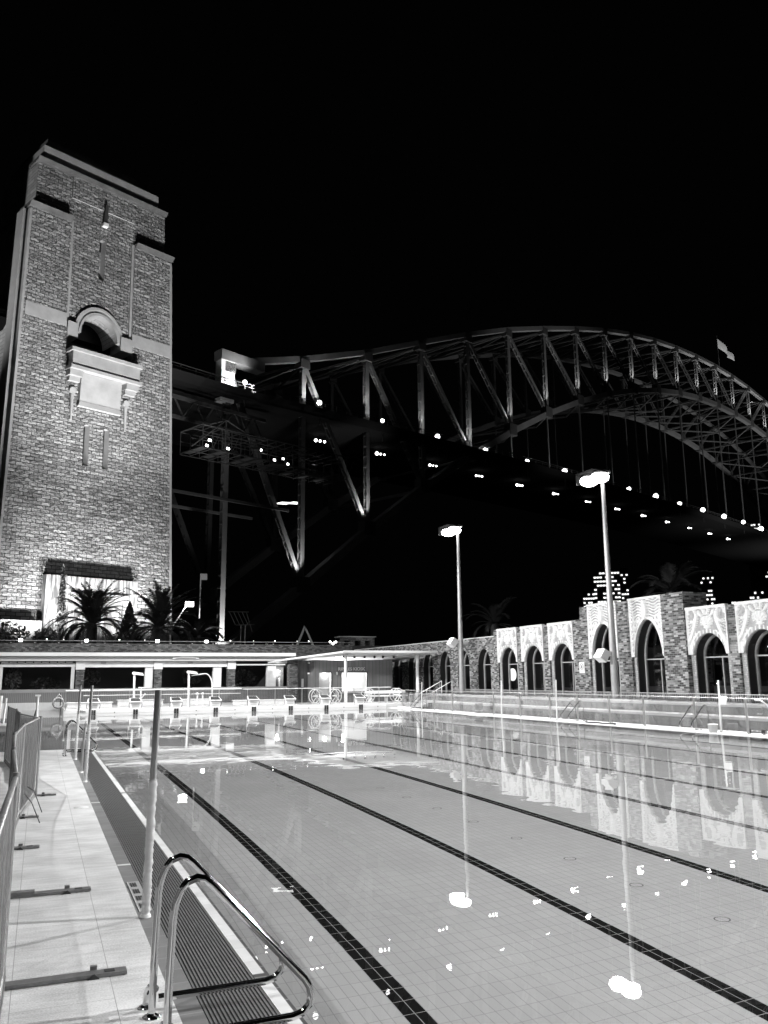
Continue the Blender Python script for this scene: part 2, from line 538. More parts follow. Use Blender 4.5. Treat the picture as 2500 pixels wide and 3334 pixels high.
# basin: floor sheets and walls, real open box
b = MB()
b.add([(XL, 21, PD), (XR, 21, PD), (XR, Y1, PD), (XL, Y1, PD)], [(0, 1, 2, 3)])
b.add([(XL, Y0, -1.66), (XR, Y0, -1.66), (XR, 21, PD), (XL, 21, PD)], [(0, 1, 2, 3)])
b.add([(-2.45, 24.2, PD), (XL, 24.2, PD), (XL, 57.6, PD), (-2.45, 57.6, PD)], [(0, 1, 2, 3)])
def wall(b, p, q, z1=-0.02):
    b.add([(p[0], p[1], -1.7), (q[0], q[1], -1.7), (q[0], q[1], z1), (p[0], p[1], z1)], [(0, 1, 2, 3)])
wall(b, (XL, 24.2), (XL, Y0)); wall(b, (XL, Y0), (XR, Y0)); wall(b, (XR, Y0), (XR, Y1)); wall(b, (XR, Y1), (XL, Y1))
wall(b, (XL, Y1), (XL, 57.6)); wall(b, (XL, 57.6), (-2.45, 57.6)); wall(b, (-2.45, 57.6), (-2.45, 24.2)); wall(b, (-2.45, 24.2), (XL, 24.2))
basin = tag(b.build('pool_basin', M['pool']), kind='structure')
basin.cycles.is_caustics_receiver = True
wt = MB()
wt.add([(XL-0.02, Y0, WZ), (XR+0.04, Y0, WZ), (XR+0.04, Y1+0.01, WZ), (XL-0.02, Y1+0.01, WZ)], [(0, 1, 2, 3)], 0, True)
wt.add([(-2.45, 24.22, WZ), (XL-0.02, 24.22, WZ), (XL-0.02, 57.6, WZ), (-2.45, 57.6, WZ)], [(0, 1, 2, 3)], 0, True)
water = tag(wt.build('pool_water', M['water']), kind='structure')
water.cycles.is_caustics_caster = True

# floor inlets: small rings set in the floor along one lane
M['ring'] = basic('inlet_ring', 0.12, 0.6)
for q in range(8):
    y = 6.45+1.2*q
    z = PD-(21-y)*(1.66+PD)/23.5+0.004
    d = bpy.data.meshes.new('pool_inlet'); vs = []; n_ = 20
    for r_ in (0.062, 0.075):
        vs += [(5.9+r_*math.cos(2*PI*k/n_), y+r_*math.sin(2*PI*k/n_), z) for k in range(n_)]
    d.from_pydata(vs, [], [(k, (k+1) % n_, n_+(k+1) % n_, n_+k) for k in range(n_)])
    d.materials.append(M['ring'])
    o = bpy.data.objects.new('pool_inlet', d); COL.objects.link(o)
    o['label'] = 'thin dark inlet ring on the pool floor, %s from the near end' % ORD[q]; o['category'] = 'inlet'; o['group'] = 'inlet rings along the pool floor'
    o.cycles.is_caustics_receiver = True

# near-left deck
d = MB().box(-14, 0.81, -4, 24.2, -0.5, 0.0)
d.box(-14, -2.45, 24.2, 57.3, -0.5, 0.0)
tag(d.build('pool_deck', M['deck']), kind='structure')
M['edge_tile'] = brickmat('grey_edge_tile', 0.15, 0.19, 0.26, 1.0, 0.25, 0.004, rough=0.6, rscale=4, offs=0.0)
d = MB().box(0.812, 0.94, -4, 24.2, -0.5, -0.002)
tag(d.build('edge_tiles', M['edge_tile']), kind='structure')
d = MB()
d.box(0.94, 1.315, -4, 24.2, -0.5, -0.06)
tag(d.build('gutter_channel', M['black']), kind='structure')
# coping strip: pale tile lip and dark waterline tile
M['coping'] = brickmat('pale_coping_tile', 0.56, 0.64, 0.45, 1.0, 0.30, 0.003, rough=0.5, rscale=5, offs=0.0)
M['coping_dark'] = brickmat('dark_waterline_tile', 0.06, 0.085, 0.5, 1.0, 0.20, 0.003, rough=0.35, rscale=5, offs=0.0)
d = MB()
for y0, y1 in ((-4, 5.34), (5.46, 14.5), (14.62, 24.2)):
    d.box(1.318, 1.392, y0, y1, -0.5, 0.0, 0)
for y0, y1 in ((5.343, 5.457), (14.503, 14.617)):
    d.box(1.318, 1.392, y0, y1, -0.5, -0.001, 1)
d.box(1.394, 1.418, -4, 24.2, -1.34, -0.006, 1)
d.box(1.318, 1.418, 24.203, 24.35, -1.34, -0.003, 0)
tag(d.build('pool_coping', [M['coping'], M['coping_dark']]), kind='structure')
# far-left deck edge kerb
d = MB().box(-2.44, 1.3, 24.205, 24.33, -0.5, -0.006)
tag(d.build('deck_kerb', M['coping_dark']), kind='structure')

# gutter grate (thing: lift-out slats)
gr = thing('gutter_grate', 'long dark ribbed overflow grate beside the white coping strip of the left pool edge', 'grate', (1.13, 10, -0.05))
d = MB()
for i in range(17):
    x = 0.948+i*0.0222
    d.box(x, x+0.0118, -4, 24.15, -0.05, -0.003)
d.build('slat', basic('grate_plastic', 0.11, 0.5, noise=0.2, nscale=30), gr)
y = -3.6; rib_m = basic('grate_rib', 0.05, 0.5)
while y < 24:
    MB().box(0.945, 1.312, y, y+0.012, -0.058, -0.012).build('cross_rib', rib_m, gr); y += 0.55

# right deck and terraces
d = MB().box(19.34, 20.9, -4, 47.43, -0.6, -0.004)
d.box(19.3, 19.42, -4, 47.43, -1.34, 0.004)
tag(d.build('far_side_deck', M['conc_white']), kind='structure')
def terrace(name, x0, x1, z0, z1, ribmat, label):
    t = thing(name, label, 'terrace seating', (x0, 24, z0))
    d = MB().box(x0, x1, 0, 47.0, z0, z1-0.09)
    d.build('riser', ribmat, t)
    d = MB().box(x0-0.05, x1, 0, 47.0, z1-0.088, z1)
    d.build('nosing', M['conc_white'], t)
    return t
def ribmat():
    m, nt, b = newmat('ribbed_concrete')
    tc = nt.nodes.new('ShaderNodeTexCoord')
    mp = nt.nodes.new('ShaderNodeMapping'); mp.inputs['Scale'].default_value = (1, 1, 0.12)
    n = nt.nodes.new('ShaderNodeTexNoise'); n.inputs['Scale'].default_value = 3.2; n.inputs['Detail'].default_value = 6
    nt.links.new(tc.outputs['Object'], mp.inputs[0]); nt.links.new(mp.outputs[0], n.inputs['Vector'])
    wv = nt.nodes.new('ShaderNodeTexWave'); wv.bands_direction = 'Y'; wv.inputs['Scale'].default_value = 5.2; wv.inputs['Distortion'].default_value = 0.6
    nt.links.new(tc.outputs['Object'], wv.inputs['Vector'])
    v = mathn(nt, 'ADD', mathn(nt, 'MULTIPLY', n.outputs[0], 0.42), mathn(nt, 'MULTIPLY', wv.outputs[0], 0.07))
    nt.links.new(v, b.inputs['Base Color'])
    b.inputs['Roughness'].default_value = 0.85
    return m
M['ribbed'] = ribmat()
terrace('terrace_seat', 20.9, 21.78, -0.3, 0.425, M['ribbed'], 'lower concrete terrace step with white nosing beside the pool, below the upper step')
terrace('terrace_seat', 21.8, 23.1, -0.3, 0.78, M['ribbed'], 'upper concrete terrace step with white nosing directly below the arched brick building')
d = MB().box(23.1, 60, -4, 66, -0.6, 0.74)
tag(d.build('promenade', M['concrete']), kind='structure')

# concourse behind the far end
d = MB().box(1.3, 23.05, 47.86, 58.3, -0.6, 0.24)
d.box(19.34, 23.05, 47.0, 47.86, -0.6, -0.006)
d.box(-14, 30, 58.3, 66, -0.6, 0.3)
tag(d.build('concourse', M['concrete']), kind='structure')
# end wall of the pool with touch panels
ew = thing('pool_end_wall', 'long white raised end wall of the pool under the eight starting blocks', 'pool wall', (10.2, 47.6, 0))
panel = basic('white_touchpad', 0.6, 0.45, noise=0.05, nscale=2)
d = MB().box(1.24, 19.26, 47.44, 47.86, -1.34, 0.25)
d.build('wall', panel, ew)
lanes = [LANE0+LANEW*k for k in range(8)]
for x in lanes:
    d = MB()
    for s in (-1, 1):
        for zz in range(3):
            d.box(x+0.012 if s > 0 else x-0.122, x+0.122 if s > 0 else x-0.012, 47.425, 47.438, -0.01+0.085*zz, 0.07+0.085*zz)
    d.build('lane_marking', M['black'], ew)
d = MB()
for x in [1.95]+[a+LANEW/2 for a in lanes]:
    d.tube([(x, 47.42, 0.1), (x, 47.438, 0.1)], 0.028, 8)
d.build('inlet', M['dark'], ew)
d = MB().box(1.24, 19.26, 47.432, 47.438, 0.075, 0.083)
d.build('joint', M['grey_paint'], ew)

def text(name, body, size, loc, rot, mat, parent, ext=0.01, bold=True):
    c = bpy.data.curves.new(name, 'FONT')
    c.body = body; c.size = size; c.extrude = ext; c.align_x = 'CENTER'; c.align_y = 'CENTER'
    if bold: c.offset = size*0.018
    o = bpy.data.objects.new(name, c)
    COL.objects.link(o)
    dg = bpy.context.evaluated_depsgraph_get()
    me = bpy.data.meshes.new_from_object(o.evaluated_get(dg))
    bpy.data.objects.remove(o)
    o = bpy.data.objects.new(name, me)
    COL.objects.link(o)
    me.materials.clear(); me.materials.append(mat)
    o.parent = parent
    o.location = Vector(loc)-parent.location
    o.rotation_euler = rot
    return o
text('depth_marking', '1.35m', 0.17, (2.1, 47.43, 0.175), (PI/2, 0, 0), M['dark'], ew, 0.003)

# ================================================================== STARTING BLOCKS
def starting_block():
    t = thing('starting_block', 'x', 'starting block', (lanes[0], 47.6, 0.25), 0, 'starting blocks along the pool end wall')
    X, Y, Zb = lanes[0], 47.6, 0.25
    # sloping top
    d = MB()
    d.hexa([(X-0.33, Y-0.12, Zb+0.35), (X+0.33, Y-0.12, Zb+0.35), (X+0.27, Y+0.42, Zb+0.53), (X-0.27, Y+0.42, Zb+0.53),
            (X-0.33, Y-0.12, Zb+0.39), (X+0.33, Y-0.12, Zb+0.39), (X+0.27, Y+0.42, Zb+0.57), (X-0.27, Y+0.42, Zb+0.57)])
    d.build('platform', M['white'], t)
    d = MB()
    d.hexa([(X-0.27, Y-0.07, Zb+0.41), (X+0.27, Y-0.07, Zb+0.41), (X+0.225, Y+0.37, Zb+0.555), (X-0.225, Y+0.37, Zb+0.555),
            (X-0.27, Y-0.07, Zb+0.418), (X+0.27, Y-0.07, Zb+0.418), (X+0.225, Y+0.37, Zb+0.563), (X-0.225, Y+0.37, Zb+0.563)])
    d.build('grip_pad', M['dark'], t)
    d = MB()
    d.box(X-0.24, X+0.24, Y-0.06, Y+0.34, Zb, Zb+0.35)
    d.build('pedestal', M['white'], t)
    d = MB()
    for z in (0.1, 0.2): d.box(X-0.18, X+0.18, Y-0.072, Y-0.062, Zb+z, Zb+z+0.03)
    d.box(X-0.3, X+0.3, Y-0.1, Y-0.06, Zb+0.29, Zb+0.33)
    d.build('step_plate', M['grey_paint'], t)
    for s in (-1, 1):
        d = MB().tube([(X+s*0.31, Y+0.02, Zb+0.36), (X+s*0.34, Y-0.05, Zb+0.22), (X+s*0.31, Y+0.1, Zb+0.06)], 0.014, 6)
        d.build('hand_grip', M['dark'], t)
    return t
words = ['leftmost', 'second', 'third', 'fourth', 'fifth', 'sixth', 'seventh', 'rightmost']
blk0 = starting_block()
for k in range(8):
    lab = ('white starting block with black sloping top, %s of the eight on the end wall' % words[k]) if k in (0, 7) else \
          'white starting block with black sloping top, %s from the left on the end wall' % words[k]
    if k == 0: blk0['label'] = lab
    else: dup(blk0, (lanes[k], 47.6, 0.25), label=lab)

# ================================================================== FAR END PAVILION (Y=58)
PY = 58.0
pav = thing('pavilion', 'low white colonnaded pavilion with flat fascia and brick piers behind the starting blocks', 'pavilion', (7, PY, 0.25))
d = MB().box(-14, 16.45, PY-0.8, PY+5, 3.30, 3.52)
d.build('roof', M['white'], pav)
d = MB().box(-14, 16.3, PY-0.45, PY+4.8, 3.0, 3.298)
d.build('fascia', basic('soft_grey_soffit', 0.45, 0.6, noise=0.05, nscale=2), pav)
def colp(x0, x1, yy=0.0, z0=0.3, z1=2.64, m='white', name='column', dy=0.5):
    MB().box(x0, x1, PY+yy, PY+yy+dy, z0, z1).build(name, M[m], pav)
# beams over the bays
d = MB()
d.box(2.56, 6.93, PY-0.05, PY+0.45, 2.74, 2.998)
d.box(2.56, 6.93, PY-0.1, PY+0.45, 2.60, 2.738)
d.box(7.5, 11.8, PY-0.05, PY+0.45, 2.74, 2.998)
d.box(7.5, 11.8, PY-0.1, PY+0.45, 2.60, 2.738)
d.box(12.42, 15.9, PY-0.05, PY+0.45, 2.70, 2.8)
d.box(-14, 2.05, PY-0.05, PY+0.45, 2.64, 2.82)
d.build('beam', M['white'], pav)
for x0 in (2.07, 6.94, 11.83):
    MB().box(x0, x0+0.56, PY-0.16, PY+0.5, 2.46, 2.995).build('capital', M['white'], pav)
    MB().box(x0+0.03, x0+0.53, PY-0.12, PY+0.45, 0.3, 2.455).build('brick_pier', M['darkbrick'], pav)
colp(1.82, 2.02); colp(6.40, 6.90); colp(10.9, 11.44); colp(14.66, 15.25); colp(-2.6, -2.2); colp(-7.3, -6.9); colp(-11.5, -11.1)
d = MB()
for i in range(9):
    d.box(-2.3+i*0.47, -1.9+i*0.47, PY-0.1, PY-0.07, 2.9, 2.96)
for i in range(60):
    d.box(-2.3+i*0.072, -2.265+i*0.072, PY-0.12, PY-0.06, 2.80, 2.88)
d.build('dentil', M['offwhite'], pav)
d = MB().box(-2.35, 2.05, PY-0.06, PY-0.055, 2.82, 2.995); d.build('painted_shadow_gap', M['dark'], pav)  # solid dark strip painted as the shade under the fascia
# curved plaque over fascia
d = MB()
pts = [(8.05, 3.13), (8.25, 3.13), (8.3, 3.17), (9.55, 3.17), (9.6, 3.13), (9.8, 3.13), (9.75, 3.22), (9.3, 3.29), (8.9, 3.31), (8.5, 3.29), (8.1, 3.22)]
d.prism(pts, 'y', PY-0.62, PY-0.455)
d.build('name_plaque', M['white'], pav)
d = MB()
for x in (3.75, 9.3): d.box(x-0.16, x+0.16, PY-0.14, PY-0.105, 2.83, 2.94)
d.build('junction_box', M['grey_paint'], pav)
# back wall (dark opening) and low walls
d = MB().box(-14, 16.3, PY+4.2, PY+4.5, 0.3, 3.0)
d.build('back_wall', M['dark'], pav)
# right end room with wall light
d = MB().box(15.25, 15.85, PY+0.2, PY+0.4, 0.3, 2.7); d.build('end_wall', M['midgrey'], pav)
MB().box(15.5, 15.62, PY+0.17, PY+0.198, 1.25, 1.85).build('notice', M['white'], pav)
d = MB().prism([(15.22, 2.3), (15.42, 2.36), (15.55, 2.3), (15.5, 2.22), (15.3, 2.22)], 'y', PY-0.1, PY+0.19); d.build('wall_light', M['lamp_soft'], pav)
lamp_light('wall_light_glow', 'POINT', (15.4, PY-0.05, 2.1), None, 14, 0.08)
# planter wall and ribbed panels below the openings
pw = thing('planter_wall', 'low ribbed grey wall with rendered coping between the pavilion columns', 'wall', (0, 57.7, 0.2))
M['flute'] = ribmat(); 
d = MB().box(-14, 16, 57.72, 57.95, 1.04, 1.25); d.build('coping', basic('planter_render', 0.26, 0.8, noise=0.1, nscale=1.5), pw)
d = MB().box(-14, 16, 57.78, 57.92, 0.2, 1.036); d.build('wall', basic('ribbed_panel', 0.16, 0.7), pw)
d = MB()
x = -14
while x < 16:
    d.box(x, x+0.05, 57.745, 57.779, 0.3, 1.03); x += 0.11
d.build('rib', basic('rib_grey', 0.22, 0.7), pw)
fw = thing('ribbed_bench', 'low pale fluted bench wall along the far water edge left of the end wall', 'bench wall', (-4, 57.4, 0))
d = MB().box(-14, 1.9, 57.35, 57.7, -0.4, 0.44); d.build('base', M['offwhite'], fw)
d = MB()
x = -13.9
while x < 1.8:
    d.box(x, x+0.09, 57.31, 57.349, -0.2, 0.43); x += 0.15
d.build('rib', M['white'], fw)
# white planter boxes on the concourse behind the blocks
def planter(x0, x1, y0, y1, z1, lab):
    t = thing('concrete_bench', lab, 'bench', ((x0+x1)/2, (y0+y1)/2, 0.24))
    MB().box(x0, x1, y0, y1, 0.24, z1-0.05).build('base', M['conc_white'], t)
    MB().box(x0-0.05, x1+0.05, y0-0.05, y1+0.05, z1-0.048, z1).build('top', M['white'], t)
    d = MB(); x = x0+0.05
    while x < x1-0.05:
        d.box(x, x+0.05, y0-0.018, y0-0.002, 0.26, z1-0.06); x += 0.1
    d.build('rib', M['offwhite'], t)
    return t
planter(1.5, 3.9, 51.2, 52.0, 0.56, 'pale ribbed concrete bench at the left end of the concourse, behind the first starting block')
planter(4.4, 7.0, 53.2, 53.9, 0.62, 'pale ribbed concrete bench behind the second and third starting blocks')
planter(7.9, 10.4, 53.2, 53.9, 0.60, 'pale ribbed concrete bench behind the fourth starting block, beside the outdoor showers')
planter(11.0, 14.6, 51.4, 52.0, 0.52, 'longest pale ribbed concrete bench, behind the fifth and sixth starting blocks')

# plants in the pavilion openings
def leafcloud(mb, c, rx, ry, rz, n, size, rn):
    for _ in range(n):
        while True:
            p = Vector((rn.uniform(-1, 1), rn.uniform(-1, 1), rn.uniform(-1, 1)))
            if 0.15 < p.length < 1: break
        p = Vector((c[0]+p.x*rx, c[1]+p.y*ry, c[2]+p.z*rz))
        a = Vector((rn.gauss(0, 1), rn.gauss(0, 1), rn.gauss(0, 1))).normalized()
        b_ = a.cross(Vector((rn.gauss(0, 1), rn.gauss(0, 1), rn.gauss(0, 1)))).normalized()
        s_ = size*rn.uniform(0.6, 1.3)
        mb.add([p-a*s_, p+b_*s_*0.45, p+a*s_, p-b_*s_*0.45], [(0, 1, 2, 3)])
    return mb
for i, (x, z, rx, rz, n, lab) in enumerate([(-1.6, 1.9, 0.55, 0.7, 260, 'dim leafy shrub in the leftmost pavilion opening'),
        (0.4, 1.55, 1.0, 0.4, 200, 'low dim shrub in the leftmost opening, left of the white column'),
        (3.2, 2.0, 0.6, 0.6, 160, 'dark shrub seen through the opening left of the first shower'),
        (9.9, 2.0, 0.8, 0.6, 220, 'dark shrub seen through the opening behind the curved shower pipe'),
        (13.5, 1.75, 1.0, 0.75, 520, 'pale leafy shrub filling the rightmost pavilion opening')]):
    t = thing('shrub', lab, 'shrub', (x, PY+2.6, 0.3), 0, 'shrubs in the pavilion openings')
    leafcloud(MB(), (x, PY+2.6, z), rx, 0.7, rz, n, 0.13, rnd).build('foliage', M['leafpale'] if i in (0, 4) else M['leaf'], t)
    d = MB()
    for k in range(4):
        d.tube([(x+rnd.uniform(-0.1, 0.1), PY+2.6, 0.3), (x+rnd.uniform(-0.4, 0.4)*rx, PY+2.6+rnd.uniform(-0.2, 0.2), z)], [0.03, 0.012], 5)
    d.build('stem', M['trunk'], t)

# upper terrace wall, glass balustrade with lamps above fascia
uw = thing('balustrade_wall', 'dark brick parapet wall with thin rail above the white pavilion fascia', 'wall', (6, 61, 3.5))
d = MB().box(-14, 22, 61.0, 61.3, 3.4, 4.25); d.build('wall', M['darkbrick'], uw)
d = MB().tube([(-14, 60.95, 4.42), (22, 60.95, 4.42)], 0.022, 6); d.build('rail', M['galv'], uw)
d = MB()
for i in range(25): d.tube([(-13.8+i*1.48, 60.95, 4.2), (-13.8+i*1.48, 60.95, 4.42)], 0.02, 5)
d.build('post', M['dark'], uw)
d = MB()
for i in range(25): d.box(-13.84+i*1.48, -13.76+i*1.48, 60.9, 60.98, 4.26, 4.285)
d.build('bracket', M['white'], uw)
for i, (x, sz) in enumerate([(-1.36, 0.13), (2.76, 0.12), (7.45, 0.13), (10.87, 0.12)]):
    t = thing('bollard_light', ['small square lamp glowing on the parapet, leftmost of four', 'small square lamp glowing on the parapet below the big left palm',
        'small square lamp glowing on the parapet below the right palm', 'small square lamp glowing on the parapet beside the lit white bridge leg'][i], 'lamp', (x, 60.9, 4.25), 0, 'parapet lamps')
    MB().box(x-sz*0.9, x+sz*0.9, 60.78, 60.9, 4.36, 4.36+sz*1.3).build('lens', M['lamp_soft'], t)
    MB().box(x-sz, x+sz, 60.84, 60.94, 4.30, 4.355).build('base', M['galv'], t)
    lamp_light('parapet_glow', 'POINT', (x, 60.6, 4.45), None, 9, 0.1)
for i, x in enumerate([0.25, 1.3, 4.9, 6.6, 12.6, 14.3, 15.9, 17.6, 18.5, 20.5]):
    t = MB().ball((x, 60.9, 4.5), 0.035, 6).build('marker_light', M['lamp_dim' if i % 2 else 'lamp_soft'])
    tag(t, 'tiny glowing marker light on the parapet rail, %s from the left' % ORD[i], 'lamp', 'tiny rail marker lights')

# showers
def shower(x, h, lab, hook=False):
    t = thing('outdoor_shower', lab, 'shower', (x, 52, 0.24))
    d = MB()
    if hook:
        pts = [(x, 52, 0.24), (x-0.04, 52, 1.4)]+[(x-0.04-0.45*(1-math.cos(a)), 52, 1.4+0.72*math.sin(a)) for a in [PI*k/14 for k in range(1, 9)]]
        pts += [(x-1.3, 52, 2.0)]
        d.tube(pts, 0.035, 8)
    else:
        d.tube([(x, 52, 0.24), (x-0.03, 52, h)], 0.06, 8)
    d.build('pipe', M['white'], t)
    hx = x if not hook else x-1.35
    if not hook:
        d = MB()
        d.hexa([(hx-0.16, 51.8, h-0.05), (hx+0.5, 51.9, h-0.13), (hx+0.5, 52.3, h-0.1), (hx-0.16, 52.2, h), (hx-0.1, 51.9, h+0.1), (hx+0.42, 51.9, h+0.02), (hx+0.42, 52.2, h+0.02), (hx-0.1, 52.2, h+0.1)])
        d.build('shower_head', M['white'], t)
        d = MB().tube([(x+0.02, 51.95, 1.28), (x+0.1, 51.9, 1.3)], 0.03, 6); d.build('valve', M['chrome'], t)
    return t
shower(5.17, 2.15, 'white post shower with slanted head behind the second starting block')
shower(8.33, 2.2, 'white post shower with slanted head, left of the curved white pipe')
shower(9.75, 2.2, 'tall curved white shower pipe bending left over the concourse', True)
t = thing('drinking_fountain', 'small white tap post right of the first shower', 'fountain', (5.55, 52, 0.24))
MB().tube([(5.55, 52, 0.24), (5.55, 52, 1.3)], 0.045, 8).build('post', M['white'], t)
MB().box(5.4, 5.78, 51.8, 52.2, 1.3, 1.36).build('basin', M['white'], t)
MB().tube([(5.58, 51.95, 0.7), (5.8, 51.95, 1.0)], 0.03, 6).build('spout', M['white'], t)
t = thing('standpipe', 'low white double ball valve on two posts beside the curved shower', 'tap', (8.95, 51.9, 0.24))
for dx in (-0.12, 0.2):
    MB().tube([(8.95+dx, 51.9, 0.24), (8.95+dx, 51.9, 0.85)], 0.04, 8).build('post', M['white'], t)
    MB().ball((8.93+dx, 51.85, 0.92), 0.09, 8).build('valve', M['white'], t)

# end glass fence
fe = thing('glass_fence', 'frameless glass balustrade with long tubular top rail behind the starting blocks', 'fence', (9, 48.3, 0.24))
d = MB()
for i in range(12):
    x = 1.35+i*1.62
    if x+1.55 < 20.5: d.box(x, x+1.55, 48.3, 48.312, 0.3, 1.18)
d.build('glass_panel', M['glass'], fe)
d = MB().tube([(1.3, 48.25, 1.24), (10.7, 48.25, 1.24)], 0.035, 8)
d.tube([(10.8, 48.25, 1.2), (19.9, 48.25, 1.2)], 0.02, 8); d.build('top_rail', M['white'], fe)
d = MB().tube([(2.2, 48.45, 0.97), (10.7, 48.45, 0.97)], 0.02, 8); d.build('handrail', M['white'], fe)
for i in range(13):
    x = 1.33+i*1.62
    if x < 20.2: MB().box(x-0.015, x+0.015, 48.27, 48.33, 0.24, 1.2).build('post', M['brushed'], fe)

# lifebuoy
lb = thing('lifebuoy', 'round grey lifebuoy ring hanging on a dark post at the left end of the pool', 'lifebuoy', (0.95, 47.5, 0))
d = MB()
n = 28
ring = [(0.95+0.24*math.cos(2*PI*k/n), 47.42, 0.64+0.24*math.sin(2*PI*k/n)) for k in range(n+1)]
d.tube(ring, 0.055, 8, cap=False); d.build('ring', M['midgrey'], lb)
for a in (45, 135, 225, 315):
    c_, s_ = math.cos(math.radians(a)), math.sin(math.radians(a))
    MB().tube([(0.95+0.24*c_-0.03*s_, 47.42, 0.64+0.24*s_+0.03*c_), (0.95+0.24*c_+0.03*s_, 47.42, 0.64+0.24*s_-0.03*c_)], 0.06, 8).build('strap', M['grey_paint'], lb)
MB().tube([(0.95-0.2, 47.42, 0.8), (0.98, 47.45, 1.1), (1.18, 47.42, 0.82)], 0.01, 5).build('rope', M['white'], lb)
MB().tube([(1.1, 47.5, -0.6), (1.04, 47.5, 1.14)], 0.025, 6).build('post', M['dark'], lb)

# ================================================================== KIOSK
def cladmat(v):
    m, nt, b = newmat('timber_cladding')
    tc = nt.nodes.new('ShaderNodeTexCoord'); sp = nt.nodes.new('ShaderNodeSeparateXYZ')
    nt.links.new(tc.outputs['Object'], sp.inputs[0])
    c = mathn(nt, 'ADD', sp.outputs[0], sp.outputs[1])
    fr = mathn(nt, 'FRACT', mathn(nt, 'DIVIDE', c, 0.245))
    ln = mathn(nt, 'LESS_THAN', fr, 0.07)
    wn = nt.nodes.new('ShaderNodeTexWhiteNoise'); wn.noise_dimensions = '1D'
    nt.links.new(mathn(nt, 'FLOOR', mathn(nt, 'DIVIDE', c, 0.245)), wn.inputs['W'])
    v0 = mathn(nt, 'ADD', v, mathn(nt, 'MULTIPLY', wn.outputs[0], v*0.25))
    mx = nt.nodes.new('ShaderNodeMix'); mx.data_type = 'FLOAT'
    nt.links.new(ln, mx.inputs[0]); nt.links.new(v0, mx.inputs[2]); mx.inputs[3].default_value = v*0.35
    nt.links.new(mx.outputs[0], b.inputs['Base Color'])
    b.inputs['Roughness'].default_value = 0.6
    return m
M['clad'] = cladmat(0.12)
M['clad_dark'] = cladmat(0.09)
KY = 52.4
kf = KY/54.0
def kx(x): return x*kf
def kz(z): return 1.77+(z-1.77)*kf
ki = thing('kiosk', 'timber clad kiosk with bright serving window and white canopy at the far right corner', 'kiosk', (18.6, KY, 0.24))
x0, x1 = kx(16.8), kx(22.4)
dx0, dx1 = kx(17.14), kx(18.0)
wx0, wx1 = kx(18.72), kx(20.52)
dz, wz0, wz1, zt = kz(2.14), kz(0.88), kz(2.13), kz(2.97)
d = MB()
d.box(x0, dx0, KY, KY+0.12, 0.24, zt); d.box(dx0, dx1, KY, KY+0.12, dz, zt)
d.box(dx1, wx0, KY, KY+0.12, 0.24, zt); d.box(wx0, wx1, KY, KY+0.12, 0.24, wz0); d.box(wx0, wx1, KY, KY+0.12, wz1, zt)
d.box(wx1, x1, KY, KY+0.12, 0.24, zt)
d.box(x1-0.12, x1, KY+0.12, KY+4.5, 0.24, zt)
d.build('wall', M['clad'], ki)
d = MB().box(x0, x1, KY+4.4, KY+4.5, 0.24, zt); d.box(x0, x0+0.1, KY+0.12, KY+2.5, 0.24, zt); d.box(x0, x1, KY+0.12, KY+4.4, 0.2, 0.245)
d.build('inner_wall', M['white'], ki)
MB().box(x0-0.02, x0-0.003, KY+0.003, KY+4.5, 0.24, zt).build('side_cladding', M['clad_dark'], ki)
# dark side room left
d = MB().box(kx(15.87)+0.1, x0-0.005, KY+1.4, KY+1.5, 0.24, zt); d.build('side_wall', M['clad_dark'], ki)
d = MB().box(kx(15.4), kx(15.87)+0.09, KY+1.0, KY+1.6, 0.24, zt); d.build('brick_pier', M['darkbrick'], ki)
MB().box(kx(16.35), kx(16.5), KY+1.36, KY+1.395, kz(1.2), kz(1.75)).build('notice', M['white'], ki)
# frames
d = MB()
for a, b_, c_, e_ in ((wx0-0.05, wx1+0.05, wz1, wz1+0.06), (wx0-0.05, wx1+0.05, wz0-0.05, wz0), (wx0-0.05, wx0, wz0, wz1), (wx1, wx1+0.05, wz0, wz1)):
    d.box(a, b_, KY-0.03, KY-0.003, c_, e_)
d.box(dx0-0.03, dx1+0.03, KY-0.03, KY-0.003, dz, dz+0.04); d.box(dx1, dx1+0.05, KY-0.03, KY-0.003, 0.24, dz)
d.build('frame', M['dark'], ki)
MB().box(wx0-0.1, wx1+0.1, KY-0.12, KY-0.033, wz0-0.09, wz0-0.052).build('counter', M['white'], ki)
MB().box(wx0+0.28, wx0+0.31, KY+0.05, KY+0.08, wz0, wz1).build('sash', M['grey_paint'], ki)
MB().box(dx0, dx1, KY+0.3, KY+0.33, 0.245, dz).build('door', M['white'], ki)
lamp_light('kiosk_interior_light', 'POINT', (kx(19.3), KY+1.9, 2.3), None, 700, 0.4)
lamp_light('kiosk_door_light', 'POINT', (kx(17.6), KY+0.15, 2.0), None, 9, 0.1)
# canopy
cy0, cy1 = 48.9, KY+4.6
cz0, cz1 = 3.40, 2.93
cxa, cxb = kx(15.2), 23.4
d = MB()
d.hexa([(17.1, cy0, cz0-0.1), (23.4, cy0, cz0-0.1), (23.4, cy1, cz1-0.12), (15.0, cy1, cz1-0.12), (17.1, cy0, cz0), (23.4, cy0, cz0), (23.4, cy1, cz1), (15.0, cy1, cz1)])
d.hexa([(14.4, KY, 2.92), (17.1, cy0, cz0-0.1), (15.0, cy1, cz1-0.12), (14.4, cy1, 2.8), (14.4, KY, 3.02), (17.1, cy0, cz0), (15.0, cy1, cz1), (14.4, cy1, 2.9)])
d.build('canopy', M['white'], ki)
d = MB()
for i in range(6): d.beam((17.6+i*1.1, cy0+0.1, cz0-0.112), (17.3+i*1.1, KY, 3.0), 0.015, 0.01)
d.build('canopy_joint', M['grey_paint'], ki)
